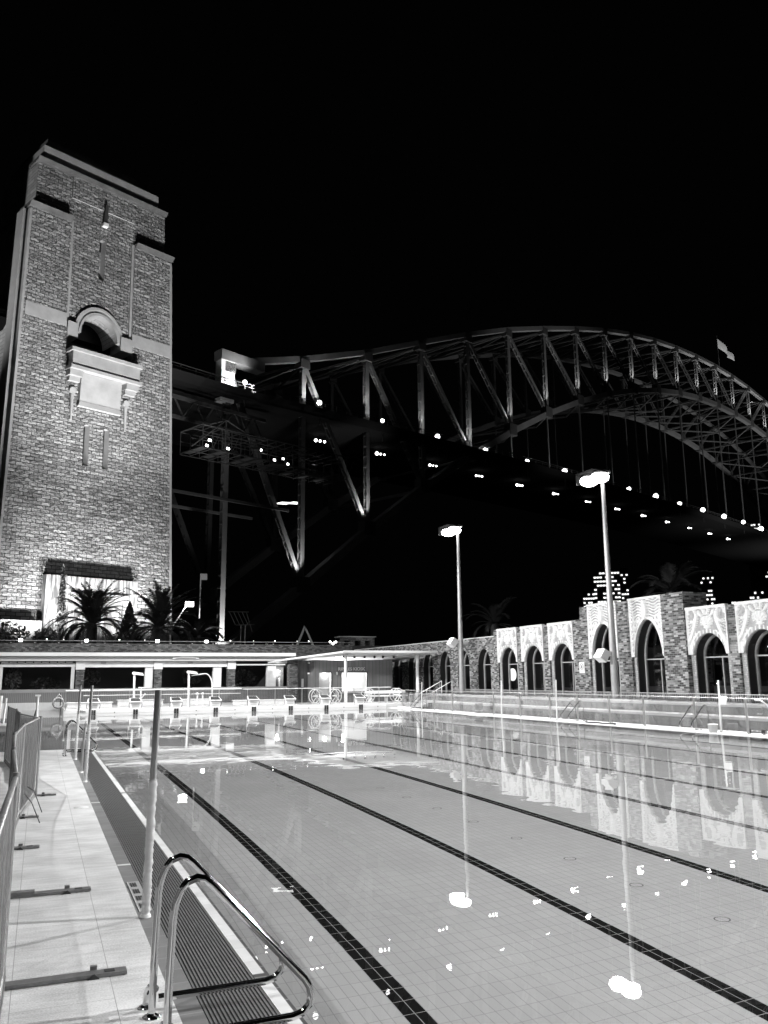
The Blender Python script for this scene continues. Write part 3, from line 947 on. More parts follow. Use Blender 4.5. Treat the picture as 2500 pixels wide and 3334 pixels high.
d = MB().box(17.05, 23.45, cy0-0.05, cy0-0.004, cz0-0.11, cz0+0.03); d.build('gutter', M['grey_paint'], ki)
for x in (17.95*50/51.2, 22.4):
    MB().tube([(x, 49.8, 0.24), (x, 49.8, 3.2)], 0.105, 12).build('post', M['white'], ki)
for i, (xx, yy, ee) in enumerate([(17.4, 49.6, 1), (18.6, 51.6, 1), (19.2, 51.6, 1), (19.85, 51.6, 1), (20.45, 51.6, 1), (21.6, 51.6, 1)]):
    xx = [17.9, 18.62, 19.32, 20.0, 20.6, 21.35][i]
    zc = cz0+(cz1-cz0)*(51.2-cy0)/(cy1-cy0)-0.1
    dl = MB().lathe([(0.001, zc), (0.075, zc), (0.075, zc-0.13), (0.06, zc-0.15)], xx, 51.2, 12).build('downlight', M['dark'], ki)
    MB().lathe([(0.001, zc-0.145), (0.058, zc-0.146)], xx, 51.2, 10).build('lens', M['lamp_soft'], dl)
    lamp_light('kiosk_downlight', 'SPOT', (xx, 51.2, zc-0.17), (xx, 51.25, 0), 34, 0.05, 100, 0.5)
for (x, z) in ((kx(17.05), kz(2.8)), (kx(17.05), kz(2.1))):
    dl = MB().box(x-0.35, x-0.05, KY+0.9, KY+1.1, z-0.05, z+0.05).build('wall_lamp', M['white'], ki)
    MB().ball((x-0.12, KY+0.9, z-0.08), 0.1, 8, sz=0.6).build('lens', M['lamp_soft'], dl)
    lamp_light('side_lamp_glow', 'POINT', (x-0.2, KY+0.7, z-0.1), None, 10, 0.1)
MB().lathe([(0.001, 0), (0.05, 0.02), (0.06, 0.12), (0.04, 0.2), (0.001, 0.22)], kx(18.37), KY-0.05, 8).build('wall_lantern', M['white'], ki).location.z = kz(2.22)-0.24
text('kiosk_sign', 'RIPPLES KIOSK', 0.29, (kx(19.42), KY-0.03, kz(2.36)), (PI/2, 0, 0), M['white'], ki, 0.012)
# wheelchairs / reel hoops on the concourse
for i, (x, lab) in enumerate([(15.35, 'left of two white hooped lane rope reels before the dark kiosk side wall'), (16.55, 'right of two white hooped lane rope reels, behind the sixth starting block'),
                              (18.7, 'white hooped reel frame behind the rightmost starting block'), (20.6, 'white hooped reel frame by the corner steps, farthest right')]):
    t = thing('lane_rope_reel', lab, 'reel', (x, 49.0, 0.25), 0, 'lane rope reels at the far end')
    for yy in (48.75, 49.3):
        MB().tube([(x+0.34*math.cos(a), yy, 0.72+0.4*math.sin(a)) for a in [2*PI*k/20 for k in range(21)]], 0.022, 6, cap=False).build('hoop', M['white'], t)
    MB().tube([(x, 48.7, 0.72), (x, 49.35, 0.72)], 0.05, 8).build('axle', M['white'], t)
    d = MB()
    for a in range(0, 180, 45):
        c_, s_ = 0.32*math.cos(math.radians(a)), 0.38*math.sin(math.radians(a))
        d.tube([(x-c_, 48.75, 0.72-s_), (x+c_, 48.75, 0.72+s_)], 0.012, 5)
    d.build('spoke', M['white'], t)
    MB().tube([(x-0.3, 48.75, 0.26), (x, 48.75, 0.72), (x+0.3, 48.75, 0.26)], 0.02, 6).build('stand', M['white'], t)
t = thing('picnic_bench', 'white slatted bench between two hooped reels at the far right corner', 'bench', (19.7, 49.6, 0.25))
MB().box(18.9, 21.6, 49.5, 49.9, 0.62, 0.7).build('seat', M['white'], t)
MB().box(18.9, 21.6, 49.95, 50.0, 0.8, 0.98).build('backrest', M['white'], t)
for x in (19.1, 20.2, 21.4): MB().box(x-0.03, x+0.03, 49.55, 49.95, 0.25, 0.62).build('leg', M['white'], t)

# ================================================================== ARCHED BRICK BUILDING (X=24)
BX, BT = 24.0, 0.42
fb = thing('arched_building', 'long brick building with pointed arched windows and white sculpted panels beside the pool', 'building', (BX, 30, 0.74))
def arch_pts(yc, a, zs, h, p=1.95, q=0.55, n=22):
    pts = []
    for i in range(n+1):
        tt = -math.cos(PI*i/n)
        pts.append((yc+a*tt, zs+h*max(0.0, 1-abs(tt)**p)**q))
    return pts
def bay(mb, y0, y1, yc, a, zs, h, ztop, x0=BX, x1=BX+BT, mi=0, mr=1):
    # wall bay from y0 to y1 with an arched opening; jambs down to zb
    zb = 0.7
    mb.box(x0, x1, y0, yc-a, zb, zs, mi); mb.box(x0, x1, yc+a, y1, zb, zs, mi)
    pts = [(y0, zs)]+arch_pts(yc, a, zs, h)+[(y1, zs)]
    for i in range(len(pts)-1):
        (ya, za), (yb, zb_) = pts[i], pts[i+1]
        mb.add([(x0, ya, za), (x0, yb, zb_), (x0, yb, ztop), (x0, ya, ztop)], [(0, 1, 2, 3)], mi)
        mb.add([(x1, ya, za), (x1, yb, zb_), (x1, yb, ztop), (x1, ya, ztop)], [(3, 2, 1, 0)], mi)
        if 0 < i < len(pts)-2:
            mb.add([(x0, ya, za), (x0, yb, zb_), (x1, yb, zb_), (x1, ya, za)], [(3, 2, 1, 0)], mr)
    mb.add([(x0, y0, ztop), (x1, y0, ztop), (x1, y1, ztop), (x0, y1, ztop)], [(0, 1, 2, 3)], mi)
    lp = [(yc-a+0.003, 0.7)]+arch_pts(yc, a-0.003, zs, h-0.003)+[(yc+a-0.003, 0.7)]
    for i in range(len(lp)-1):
        mb.add([(x0+0.05, *lp[i]), (x0+0.05, *lp[i+1]), (x1, *lp[i+1]), (x1, *lp[i])], [(3, 2, 1, 0)], 2)  # black liner over the reveal, its unlit look put into the colour
wins = []
low_c = [56.83, 54.18, 51.62, 49.06, 46.46, 43.86]
low_c += [18.6-0.9-2.6*k for k in range(4)]
low = MB()
edges = [58.2, 55.5, 52.9, 50.34, 47.76, 45.16, 42.46]
for i, c in enumerate(low_c[:6]):
    bay(low, edges[i+1], edges[i], c, 0.78, 2.47, 0.92, 4.02); wins.append((c, 0.78, 2.47, 0.92, 2.48))
low2 = MB()
for i, c in enumerate(low_c[6:]):
    bay(low2, c-1.3, c+1.3, c, 0.78, 2.47, 0.92, 4.02); wins.append((c, 0.78, 2.47, 0.92, 2.48))
low.box(BX, BX+BT, 58.2, 66, 0.7, 4.02)
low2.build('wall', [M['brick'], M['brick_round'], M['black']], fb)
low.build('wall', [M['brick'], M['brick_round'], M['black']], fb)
for (yc, y0, y1) in ((54.1, 42.5, 66.0), (13.8, 8.6, 19.0)):
    MB().box(BX-0.03, BX+BT, y0, y1, 4.023, 4.07).build('coping', M['offwhite'], fb)
# shell and tall bays: jamb masonry with opening, panels added in front
SHELL = [(39.86, 42.0), (37.26, 39.43), (34.6, 36.77), (24.57, 26.75), (21.95, 24.12), (19.33, 21.5)]
TALL = [(31.18, 33.36), (28.08, 30.3)]
sh = MB()
for (y0, y1) in SHELL:
    c = (y0+y1)/2; bay(sh, y0, y1, c, 0.86, 2.5, 0.86, 4.34); wins.append((c, 0.86, 2.5, 0.86, 2.45))
for (y0, y1) in TALL:
    c = (y0+y1)/2; bay(sh, y0, y1, c, 0.9, 2.5, 1.62, 5.0); wins.append((c, 0.9, 2.5, 1.62, 2.45))
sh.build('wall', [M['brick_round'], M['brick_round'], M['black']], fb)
for (y0, y1, z) in ((42.0, 42.46, 4.38), (39.43, 39.86, 4.36), (36.77, 37.26, 4.36), (24.12, 24.57, 4.36), (21.5, 21.95, 4.36), (18.9, 19.33, 4.38)):
    MB().box(BX-0.10, BX+BT+0.01, y0+0.003, y1-0.003, 0.7, z).build('brick_pier', M['brick'], fb)
MB().box(BX-0.12, BX+BT+0.012, 33.363, 34.597, 0.7, 4.43).box(BX-0.121, BX+BT+0.011, 33.363, 33.98, 4.43, 5.0).build('brick_pier', M['brick'], fb)
MB().box(BX-0.10, BX+BT+0.01, 30.303, 31.177, 0.7, 5.02).build('brick_pier', M['brick'], fb)
MB().box(BX-0.22, BX+BT+0.6, 26.753, 28.077, 0.7, 5.07).build('brick_pier', M['brick'], fb)
# sculpted panels as real relief
def relief(y0, y1, z0, ztop, yc, a, zs, h, fn, name, nu=74, nv=84, base=0.06):
    mb = MB()
    W = y1-y0; Hh = ztop-z0
    hh = np.zeros((nu+1, nv+1)); ok = np.zeros((nu+1, nv+1), bool); mt = np.zeros((nu+1, nv+1))
    P = {}
    def az(y):
        t_ = abs((y-yc)/a)
        return zs+h*max(0.0, 1-t_**1.95)**0.55 if t_ < 1 else -1e9
    for i in range(nu+1):
        y = y1-W*i/nu
        lo = max(z0, az(y)+0.01)
        for j in range(nv+1):
            # map rows between lower boundary and top so the edge follows the arch
            tj = j/nv
            z = lo+(ztop-lo)*tj
            uu = (y-yc)/(W/2)     # -1..1
            hv, m_ = fn(uu*W/2, z, z-az(y) if az(y) > 0 else 9, ztop)
            P[(i, j)] = (y, z, hv); mt[i, j] = m_
    vs = []; idx = {}
    for i in range(nu+1):
        for j in range(nv+1):
            y, z, hv = P[(i, j)]
            if j == nv: hv = max(hv, 0.07)
            idx[(i, j)] = len(vs); vs.append((BX-base-hv, y, z))
    q0 = []; q1 = []
    for i in range(nu):
        for j in range(nv):
            fc = (idx[(i, j)], idx[(i+1, j)], idx[(i+1, j+1)], idx[(i, j+1)])
            m_ = (mt[i, j]+mt[i+1, j]+mt[i, j+1]+mt[i+1, j+1])/4
            (q1 if m_ > 0.45 else q0).append(fc)
    b0 = len(mb.v)
    mb.add(vs, q0, 1, True)
    for fc in q1:
        mb.f.append(tuple(b0+k for k in fc)); mb.mi.append(0); mb.sm.append(True)
    # rim back to the wall
    rim = [(0, j) for j in range(nv, -1, -1)]+[(i, 0) for i in range(1, nu+1)]+[(nu, j) for j in range(1, nv+1)]+[(i, nv) for i in range(nu-1, -1, -1)]
    for k in range(len(rim)-1):
        A_ = vs[idx[rim[k]]]; B_ = vs[idx[rim[k+1]]]
        mb.add([A_, (BX-0.002, A_[1], A_[2]), (BX-0.002, B_[1], B_[2]), B_], [(0, 1, 2, 3)], 0)
    return mb.build(name, [M['ornament'], M['ornament_low']], fb)
def sm(x, e0, e1):
    t_ = min(1, max(0, (x-e0)/(e1-e0))); return t_*t_*(3-2*t_)
def shell_fn(y, z, da, zt):
    # y: signed metres from centre, z height, da: height above arch, zt: top
    v = zt-z
    ay = abs(y)
    hgt, m_ = 0.0, 0.0
    # scalloped top band
    top = 0.10+0.03*abs(math.sin(y*9.0))
    if v < top: return 0.12, 1
    # edge bands
    if ay > 1.0: return 0.09, 1
    # arch band
    if da < 0.17: return 0.03, 0.55 if int((y+3)*11) % 2 else 0.3
    # shell disc
    cz = zt-0.60
    dx, dz_ = y, z-cz
    rr = math.hypot(dx, dz_*1.02)
    if rr < 0.30:
        if rr > 0.265 and dz_ > -0.16: return 0.10, 1
        dz2 = dz_+0.20
        r3 = math.hypot(dx, dz2); an = math.atan2(dx, dz2)
        if r3 < 0.42 and abs(an) < 1.5 and rr < 0.25:
            rib = abs(math.sin(an*7.5))
            return 0.04+0.05*rib, 1 if rib > 0.22 else 0
        if dz_ < -0.2 and ay < 0.16: return 0.08, 1
        return 0.01, 0
    # radiating petals above shell
    if dz_ > 0.05 and rr < 0.62 and ay < 0.45:
        an = math.atan2(dx, dz_)
        pet = math.cos(an*11)
        if abs(an) < 1.15:
            return (0.02, 0) if pet > -0.15 else (0.09, 1)
    # big scroll: hook starting at top outside, sweeping down to the jambs
    cyx, czz = 0.77, zt-0.34
    d2 = math.hypot(ay-cyx, (z-czz)*0.8)
    if 0.17 < d2 < 0.25 and not (z < czz and ay > cyx+0.1): return 0.10, 1
    if d2 < 0.17: return (0.03, 0) if d2 > 0.06 else (0.06, 0)
    # stalk: curve from (0.52, zt-.35) to (1.0, zt-1.25)
    k = (v-0.30)/1.05
    if 0 < k < 1.25:
        xc = 0.52+0.02*math.sin(k*3)+0.46*k**1.9
        wd = 0.075+0.02*(1-k)
        if abs(ay-xc) < wd: return 0.11, 1
        if ay > xc:   # mottled leafy ground outside the stalk
            n_ = math.sin(ay*41+z*17)*math.sin(z*37-ay*13)
            return (0.07, 1) if n_ > 0.35 else (0.02, 0)
    n_ = math.sin(ay*23+1.0)*math.sin(z*29)
    if v > 0.95: return 0.045, 0.5+0.12*n_ if ay < 0.95 else 1
    return 0.02, 0.2
def bird_fn(y, z, da, zt):
    v = zt-z; ay = abs(y)
    if v < 0.09: return 0.12, 1
    if ay > 1.03: return 0.08, 1
    # bird: body, neck, head, beak and legs
    bz = zt-0.62
    bodyr = math.hypot((y+0.02)/0.17, (z-bz)/0.30)
    head = math.hypot((y-0.02)/0.10, (z-(zt-0.27))/0.13)
    if head < 1: return 0.20, 1
    if bodyr < 1: return 0.15+0.08*math.sqrt(1-bodyr**2), 1
    if abs(y-0.02) < 0.06 and zt-0.42 < z < zt-0.2: return 0.16, 1
    if 0.08 < y < 0.15 and zt-0.36 < z < zt-0.24: return 0.14, 1
    if (abs(y+0.06) < 0.03 or abs(y-0.06) < 0.03) and zt-1.15 < z < zt-0.85: return 0.10, 0.2
    if ay < 0.2 and 0.82 < v < 1.2: return 0.09, 1
    if da < 0.15: return 0.05, 0.8
    if v < 0.88:
        ph = (z+0.05*math.sin(y*9))*2*PI/0.125
        s_ = math.sin(ph)
        return 0.05+0.03*s_, 1 if s_ > -0.2 else 0.0
    # zigzag waves
    tri = abs(((y*4.2) % 1.0)-0.5)*0.16
    k = ((z+tri)/0.27) % 1.0
    if k < 0.2: return 0.09, 1
    return 0.035, 0.47+0.2*math.sin(y*31)*math.sin(z*23)
for (y0, y1) in SHELL:
    c = (y0+y1)/2; relief(y0+0.004, y1-0.004, 2.55, 4.41, c, 0.86, 2.5, 0.86, shell_fn, 'shell_panel')
for (y0, y1) in TALL:
    c = (y0+y1)/2; relief(y0+0.004, y1-0.004, 2.55, 5.08, c, 0.9, 2.5, 1.62, bird_fn, 'bird_panel', 74, 110)
# windows: inner arch ring, transom, mullion, glass
for (c, a, zs, h, tz) in wins:
    X = BX+BT-0.02
    d = MB()
    pts = arch_pts(c, a+0.02, zs, h+0.02)
    ipt = arch_pts(c, a-0.09, zs, h-0.09)
    for i in range(len(pts)-1):
        d.add([(X, *pts[i]), (X, *pts[i+1]), (X, *ipt[i+1]), (X, *ipt[i])], [(3, 2, 1, 0)])
        d.add([(X, *ipt[i]), (X, *ipt[i+1]), (X+0.1, *ipt[i+1]), (X+0.1, *ipt[i])], [(3, 2, 1, 0)])
    for s in (-1, 1):
        d.box(X, X+0.1, c+s*(a-0.035)-0.05, c+s*(a-0.035)+0.05, 0.74, zs)
    wo = d.build('window', M['grey_paint'], fb)
    d = MB().box(X+0.01, X+0.09, c-a+0.08, c+a-0.08, tz-0.03, tz+0.02)
    d.box(X+0.02, X+0.08, c-0.14, c-0.10, 0.74, tz-0.031); d.build('transom', M['grey_paint'], wo)
    d = MB().add([(X+0.05, *p) for p in ipt]+[(X+0.05, c+a-0.09, 0.74), (X+0.05, c-a+0.09, 0.74)], [tuple(range(len(ipt)+2))])
    d.build('pane', M['winglass'], wo)
# low balusters outside window bays behind the top terrace edge
fbal = thing('railing', 'low dark railing of thin upright bars along the foot of the arched building', 'railing', (23.6, 30, 0.78))
d = MB()
y = 6.0
while y < 47:
    d.box(23.58, 23.6, y, y+0.02, 0.78, 1.04); y += 0.11
d.build('baluster', M['grey_paint'], fbal)
d = MB().tube([(23.59, 6, 1.05), (23.59, 47, 1.05)], 0.02, 6); d.build('handrail', M['galv'], fbal)
t = thing('plaque', 'small white notice plaque on the brick pier between the shell panels and the bird panels', 'sign', (BX-0.13, 33.98, 1.9))
MB().box(BX-0.15, BX-0.124, 33.78, 34.18, 1.9, 2.42).build('board', M['white'], t)
d = MB()
d.tube([(BX-0.155, 33.98+0.13*math.cos(2*PI*k/16), 2.2+0.14*math.sin(2*PI*k/16)) for k in range(17)], 0.008, 5, cap=False)
d.box(BX-0.156, BX-0.151, 33.95, 34.01, 2.12, 2.26); d.build('emblem', M['dark'], t)
# dim interior objects and city glow beyond the windows
bl = MB(); 
for k in range(150):
    y = rnd.uniform(10, 100); z = rnd.choice([1.35, 1.4, 1.45, 1.5, 1.55])+rnd.gauss(0, 0.12)
    if rnd.random() < 0.3: z += rnd.uniform(0.3, 1.6)
    X = 60+rnd.uniform(0, 30)
    rr = rnd.uniform(0.04, 0.12)
    bl.ball((X, y*1.9, 1.77+(z-1.77)*X/24*0.9), rr*1.5, 5)
tag(bl.build('shore_lights', M['lamp_soft']), 'scattered small bright lamps of the shore seen through the arched windows', 'lights', kind='stuff')
t = thing('ferris_wheel_light', 'bright white half round lit sign seen through the leftmost shell panel window', 'sign', (30, 50, 0.74))
MB().tube([(30, 50.9, 1.9), (30.1, 50.9, 1.9)], 0.42, 16).build('disc', M['lamp_dim'], t)
MB().tube([(30.05, 50.9, 0.74), (30.05, 50.9, 1.5)], 0.05, 8).build('post', M['dark'], t)

# ================================================================== LIGHT MASTS
def mast(y, lab, zbox, x=23.0, sg=1):
    t = thing('floodlight_mast', lab, 'light mast', (x, y, 0.76), 0, 'pool floodlight masts')
    d = MB().tube([(x, y, 0.76), (x, y, 5.5), (x, y, 10.680)], [0.17, 0.13, 0.085], 14); d.build('pole', basic('mast_paint', 0.28, 0.4, 0.3, noise=0.1, nscale=4) if not CH.get('mp') else CH['mp'], t)
    MB().tube([(x, y, 0.76), (x, y, 0.8)], 0.27, 14).build('base_plate', M['galv'], t)
    MB().tube([(x, y-0.55, 10.680), (x, y+0.55, 10.680)], 0.05, 8).build('crossarm', M['galv'], t)
    MB().box(min(x, x-sg*1.0), max(x, x-sg*1.0), y-0.62, y+0.62, 10.730, 10.760).box(min(x, x-sg*1.0), max(x, x-sg*1.0), y+0.60, y+0.62, 10.260, 10.727).build('added_spill_visor', M['deck_black'], t)  # plate and skirt added to block lamp spill towards the bridge
    for q in (-1, 1):
        c = y+q*0.40
        hd = MB().lathe([(0.001, 10.720), (0.22, 10.710), (0.30, 10.660), (0.32, 10.600)], x-sg*0.45, c, 16)
        h_ = hd.build('floodlight', M['galv'], t)
        MB().lathe([(0.32, 10.595), (0.41, 10.480), (0.38, 10.320), (0.22, 10.230), (0.001, 10.200)], x-sg*0.45, c, 16).build('lens', M['flood_lens'], h_)
    if zbox:
        bx = MB().hexa([(x-0.75, y-0.1, zbox-0.2), (x-0.45, y-0.1, zbox-0.42), (x-0.45, y+0.42, zbox-0.42), (x-0.75, y+0.42, zbox-0.2),
                   (x-0.5, y-0.1, zbox+0.17), (x-0.18, y-0.1, zbox+0.0), (x-0.18, y+0.42, zbox+0.0), (x-0.5, y+0.42, zbox+0.17)]).build('spotlight_box', M['white'], t)
        MB().tube([(x-0.3, y, zbox-0.12), (x, y, zbox-0.12)], 0.04, 8).build('bracket', M['white'], bx)
    return t
mast(30.4, 'tall lit floodlight mast in front of the bird panels, the nearer one', 2.75)
mast(44.8, 'tall lit floodlight mast before the plain brick arches, the farther one', 3.9)

mast(16.2, 'floodlight mast on the terrace side, third from the far end', None)
mast(1.9, 'floodlight mast on the terrace side nearest the camera', None)
for q, y in enumerate(MAST_Y):
    mast(y, 'floodlight mast on the left deck, ' + ['nearest the camera', 'second from the camera', 'third from the camera', 'farthest from the camera'][q], None, -4.3, -1)

# ================================================================== TOWER
tw = thing('bridge_pylon', 'massive floodlit granite pylon tower with arched balcony, left of the bridge', 'tower', BA, BROT)
# local coords: x=s, y=-t, z
def hw(z): return 13.05-0.026*z
SCX = -29.3
def tf(z, off=0.0): return 10.4-0.03*z+off     # face position t
def TP(s, t_, z): return (s, -t_, z)
DEPTH = 17.0
def shaft(mb, z0, z1, s0f, s1f, toff=0.0, tb=-8.0, mi=0, ms=1):
    # tapered block; s0f,s1f functions of z
    v = []
    for z in (z0, z1):
        a, b_ = s0f(z), s1f(z)
        v += [TP(a, tf(z, toff), z), TP(b_, tf(z, toff), z), TP(b_, tb+0.03*z, z), TP(a, tb+0.03*z, z)]
    mb.add(v, [(0, 3, 2, 1), (4, 5, 6, 7)], ms)
    mb.add(v, [(0, 1, 5, 4)], mi)
    mb.add(v, [(1, 2, 6, 5), (2, 3, 7, 6), (3, 0, 4, 7)], ms)
L_ = lambda o=0.0: (lambda z: SCX-hw(z)+o)
R_ = lambda o=0.0: (lambda z: SCX+hw(z)+o)
C_ = lambda c, k=0.0: (lambda z: c)
BL, BR = -34.7, -24.3       # recessed centre bay edges
d = MB()
# lower body up to balcony foot z 44 : full width face with two slots as recesses
def facecols(mb, z0, z1, cuts, toff=0.0, tb=-8.0, fill=True):
    # cuts: list of (s0,s1) openings; build columns between them
    edges_ = [L_()]
    for a, b_ in cuts: edges_ += [C_(a), C_(b_)]
    edges_.append(R_())
    for i in range(0, len(edges_), 2):
        shaft(mb, z0, z1, edges_[i], edges_[i+1], toff, tb)
    for i in range(1, len(edges_)-1, 2):
        if fill: shaft(mb, z0, z1, edges_[i], edges_[i+1], toff-1.0, tb+0.4, 1)
facecols(d, -4, 15.7, [(-35.7, -22.9)])
shaft(d, 15.7, 31.6, L_(), R_())
facecols(d, 31.6, 37.6, [(-31.35, -30.5), (-28.3, -27.45)])
shaft(d, 37.6, 47.2, L_(), R_())
# z 47.2 .. 52: opening
facecols(d, 47.2, 51.5, [(-34.6, -24.2)], fill=False)
# side columns up to 68.7, centre bay recessed 0.45
facecols(d, 51.5, 68.8, [(BL, BR)], 0.0, fill=False)
d.build('shaft', [M['ashlar'], M['ashlar_side']], tw, local=True)
# centre bay infill between 51.5 and 72.4 around arch and slot
d = MB()
AC, AR, AS = -29.6, 2.9, 51.4
def infill(mb, toff):
    pts = [(AC+AR*math.cos(PI-PI*i/16), AS+AR*1.22*math.sin(PI*i/16)) for i in range(17)]
    pts = [(BL, AS)]+pts+[(BR, AS)]
    zt = 61.0
    for i in range(len(pts)-1):
        (a, za), (b_, zb) = pts[i], pts[i+1]
        mb.add([TP(a, tf(za, toff), za), TP(b_, tf(zb, toff), zb), TP(b_, tf(zt, toff), zt), TP(a, tf(zt, toff), zt)], [(0, 1, 2, 3)], 0)
        if 0 < i < len(pts)-2:
            mb.add([TP(a, tf(za, toff), za), TP(b_, tf(zb, toff), zb), TP(b_, tf(zb, toff)-4, zb), TP(a, tf(za, toff)-4, za)], [(0, 1, 2, 3)], 1)
infill(d, -0.45)
for (a, b_, z0, z1) in ((BL, -29.95, 61, 67.5), (-29.05, BR, 61, 67.5), (BL, BR, 67.5, 72.4)):
    shaft(d, z0, z1, C_(a), C_(b_), -0.45, -8)
shaft(d, 61, 67.5, C_(-29.95), C_(-29.05), -1.3, -7.5, 1)
d.build('centre_bay', [M['ashlar'], M['ashlar_side']], tw, local=True)
# dark niche behind arch
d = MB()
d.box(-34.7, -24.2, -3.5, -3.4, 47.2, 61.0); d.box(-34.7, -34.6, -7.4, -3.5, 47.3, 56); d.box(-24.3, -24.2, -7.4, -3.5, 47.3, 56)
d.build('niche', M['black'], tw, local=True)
# upper shaft 68.8..76.4 (narrower), with lintel over bay
U0 = lambda z: SCX-10.75+0.02*(z-70); U1 = lambda z: SCX+10.55-0.02*(z-70)
d = MB()
shaft(d, 68.8, 76.4, U0, C_(BL), -0.5, -6.5)
shaft(d, 68.8, 76.4, C_(BR), U1, -0.5, -6.5)
shaft(d, 72.4, 76.4, C_(BL), C_(BR), -0.2, -6.5)
d.build('upper_shaft', [M['ashlar'], M['ashlar_side']], tw, local=True)
d = MB()
shaft(d, 76.4, 78.9, lambda z: SCX-10.1, lambda z: SCX+8.9, -0.1, -6.0)
d.build('parapet', [M['smooth_stone'], M['smooth_stone']], tw, local=True)
d = MB()
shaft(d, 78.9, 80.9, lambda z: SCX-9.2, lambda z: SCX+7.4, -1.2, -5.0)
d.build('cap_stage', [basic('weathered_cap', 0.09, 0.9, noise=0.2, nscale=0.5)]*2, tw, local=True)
# ledges
M['ledge_dark'] = basic('dark_ledge', 0.07, 0.9, noise=0.3, nscale=0.8)  # ledges darker than the stone of the shaft
def ledge(a, b_, z0, z1, proj, name='ledge', m='ledge_dark'):
    mb = MB()
    mb.hexa([TP(a, tf(z0)+proj*0.3, z0), TP(b_, tf(z0)+proj*0.3, z0), TP(b_, tf(z0)-3, z0), TP(a, tf(z0)-3, z0),
             TP(a, tf(z0)+proj, z1), TP(b_, tf(z0)+proj, z1), TP(b_, tf(z0)-3, z1), TP(a, tf(z0)-3, z1)])
    return mb.build(name, M[m], tw, local=True)
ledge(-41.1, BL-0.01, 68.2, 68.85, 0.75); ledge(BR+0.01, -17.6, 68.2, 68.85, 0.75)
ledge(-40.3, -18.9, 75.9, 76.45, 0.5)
# smooth string course z 51.6-53.7
for a, b_ in ((-40.75, BL), (BR, -17.65)):
    mb = MB(); z0, z1 = 51.7, 53.7
    mb.hexa([TP(a, tf(z0)+0.06, z0), TP(b_, tf(z0)+0.06, z0), TP(b_, tf(z0)-1, z0), TP(a, tf(z0)-1, z0), TP(a, tf(z1)+0.06, z1), TP(b_, tf(z1)+0.06, z1), TP(b_, tf(z1)-1, z1), TP(a, tf(z1)-1, z1)])
    mb.build('string_course', M['smooth_stone'], tw, local=True)
# corner quoin roll (thin pale vertical strips at left and right of the face)
for sfn, sg in ((L_(), -1), (R_(), 1)):
    d = MB()
    for o0, o1 in ((0.0, 0.35), (0.6, 0.95)):
        v = []
        for z in (-4, 68):
            e = sfn(z); a, b_ = sorted((e+sg*(o0-0.02), e+sg*(o1-0.02)))
            v += [TP(a, tf(z)-o0*1.4, z), TP(b_, tf(z)-o0*1.4, z), TP(b_, tf(z)-3, z), TP(a, tf(z)-3, z)]
        d.hexa(v)
    d.build('corner_roll', M['smooth_stone'], tw, local=True)
for e, sg in ((BL, -1), (BR, 1)):
    d = MB(); v = []
    for z in (51.6, 68.7):
        a, b_ = sorted((e-sg*0.02, e-sg*0.4))
        v += [TP(a, tf(z)-0.2, z), TP(b_, tf(z)-0.2, z), TP(b_, tf(z)-1, z), TP(a, tf(z)-1, z)]
    d.hexa(v); d.build('bay_roll', M['smooth_stone'], tw, local=True)
# arch mouldings
for r0, r1, pr_ in ((2.9, 3.25, 0.5), (3.25, 3.65, 0.3), (3.65, 3.95, 0.45)):
    d = MB()
    for i in range(20):
        a0, a1 = PI*i/20, PI*(i+1)/20
        q = []
        for (rr, aa) in ((r0, a0), (r1, a0), (r1, a1), (r0, a1)):
            s_ = AC-rr*math.cos(aa); z = AS+rr*1.2*math.sin(aa)
            q.append((s_, z))
        front = [TP(s_, tf(z, -0.45)+pr_, z) for s_, z in q]; back = [TP(s_, tf(z, -0.45)-1, z) for s_, z in q]
        d.add(back+front, [(4, 7, 6, 5), (0, 4, 5, 1), (1, 5, 6, 2), (2, 6, 7, 3), (3, 7, 4, 0)])
    d.build('arch_moulding', M['smooth_stone'], tw, local=True)
for s0_, s1_ in ((-34.6, -33.0), (-26.2, -24.3)):
    MB().hexa([TP(s0_, tf(49)+0.15, 50.3), TP(s1_, tf(49)+0.15, 50.3), TP(s1_, tf(49)-3, 50.3), TP(s0_, tf(49)-3, 50.3), TP(s0_, tf(49)+0.15, 52.6), TP(s1_, tf(49)+0.15, 52.6), TP(s1_, tf(49)-3, 52.6), TP(s0_, tf(49)-3, 52.6)]).build('impost', M['smooth_stone'], tw, local=True)
# balcony
d = MB()
t0 = tf(46)
for (a, b_, z0, z1, pr_) in ((-34.5, -23.3, 47.75, 48.25, 1.75), (-34.2, -23.6, 45.6, 47.74, 1.45), (-34.5, -23.3, 45.1, 45.58, 1.8), (-34.4, -32.5, 44.2, 45.09, 1.3), (-25.6, -23.6, 44.2, 45.09, 1.3), (-34.2, -32.6, 43.5, 44.19, 0.8), (-25.5, -23.8, 43.5, 44.19, 0.8)):
    d.hexa([TP(a, t0+pr_, z0), TP(b_, t0+pr_, z0), TP(b_, t0-2, z0), TP(a, t0-2, z0), TP(a, t0+pr_, z1), TP(b_, t0+pr_, z1), TP(b_, t0-2, z1), TP(a, t0-2, z1)])
d.build('balcony', M['smooth_stone'], tw, local=True)
d = MB()
d.hexa([TP(-32.4, tf(40)+0.45, 40.9), TP(-26.1, tf(40)+0.45, 40.9), TP(-26.1, tf(40)-1, 40.9), TP(-32.4, tf(40)-1, 40.9), TP(-32.4, tf(44)+0.75, 45.05), TP(-26.1, tf(44)+0.75, 45.05), TP(-26.1, tf(44)-1, 45.05), TP(-32.4, tf(44)-1, 45.05)])
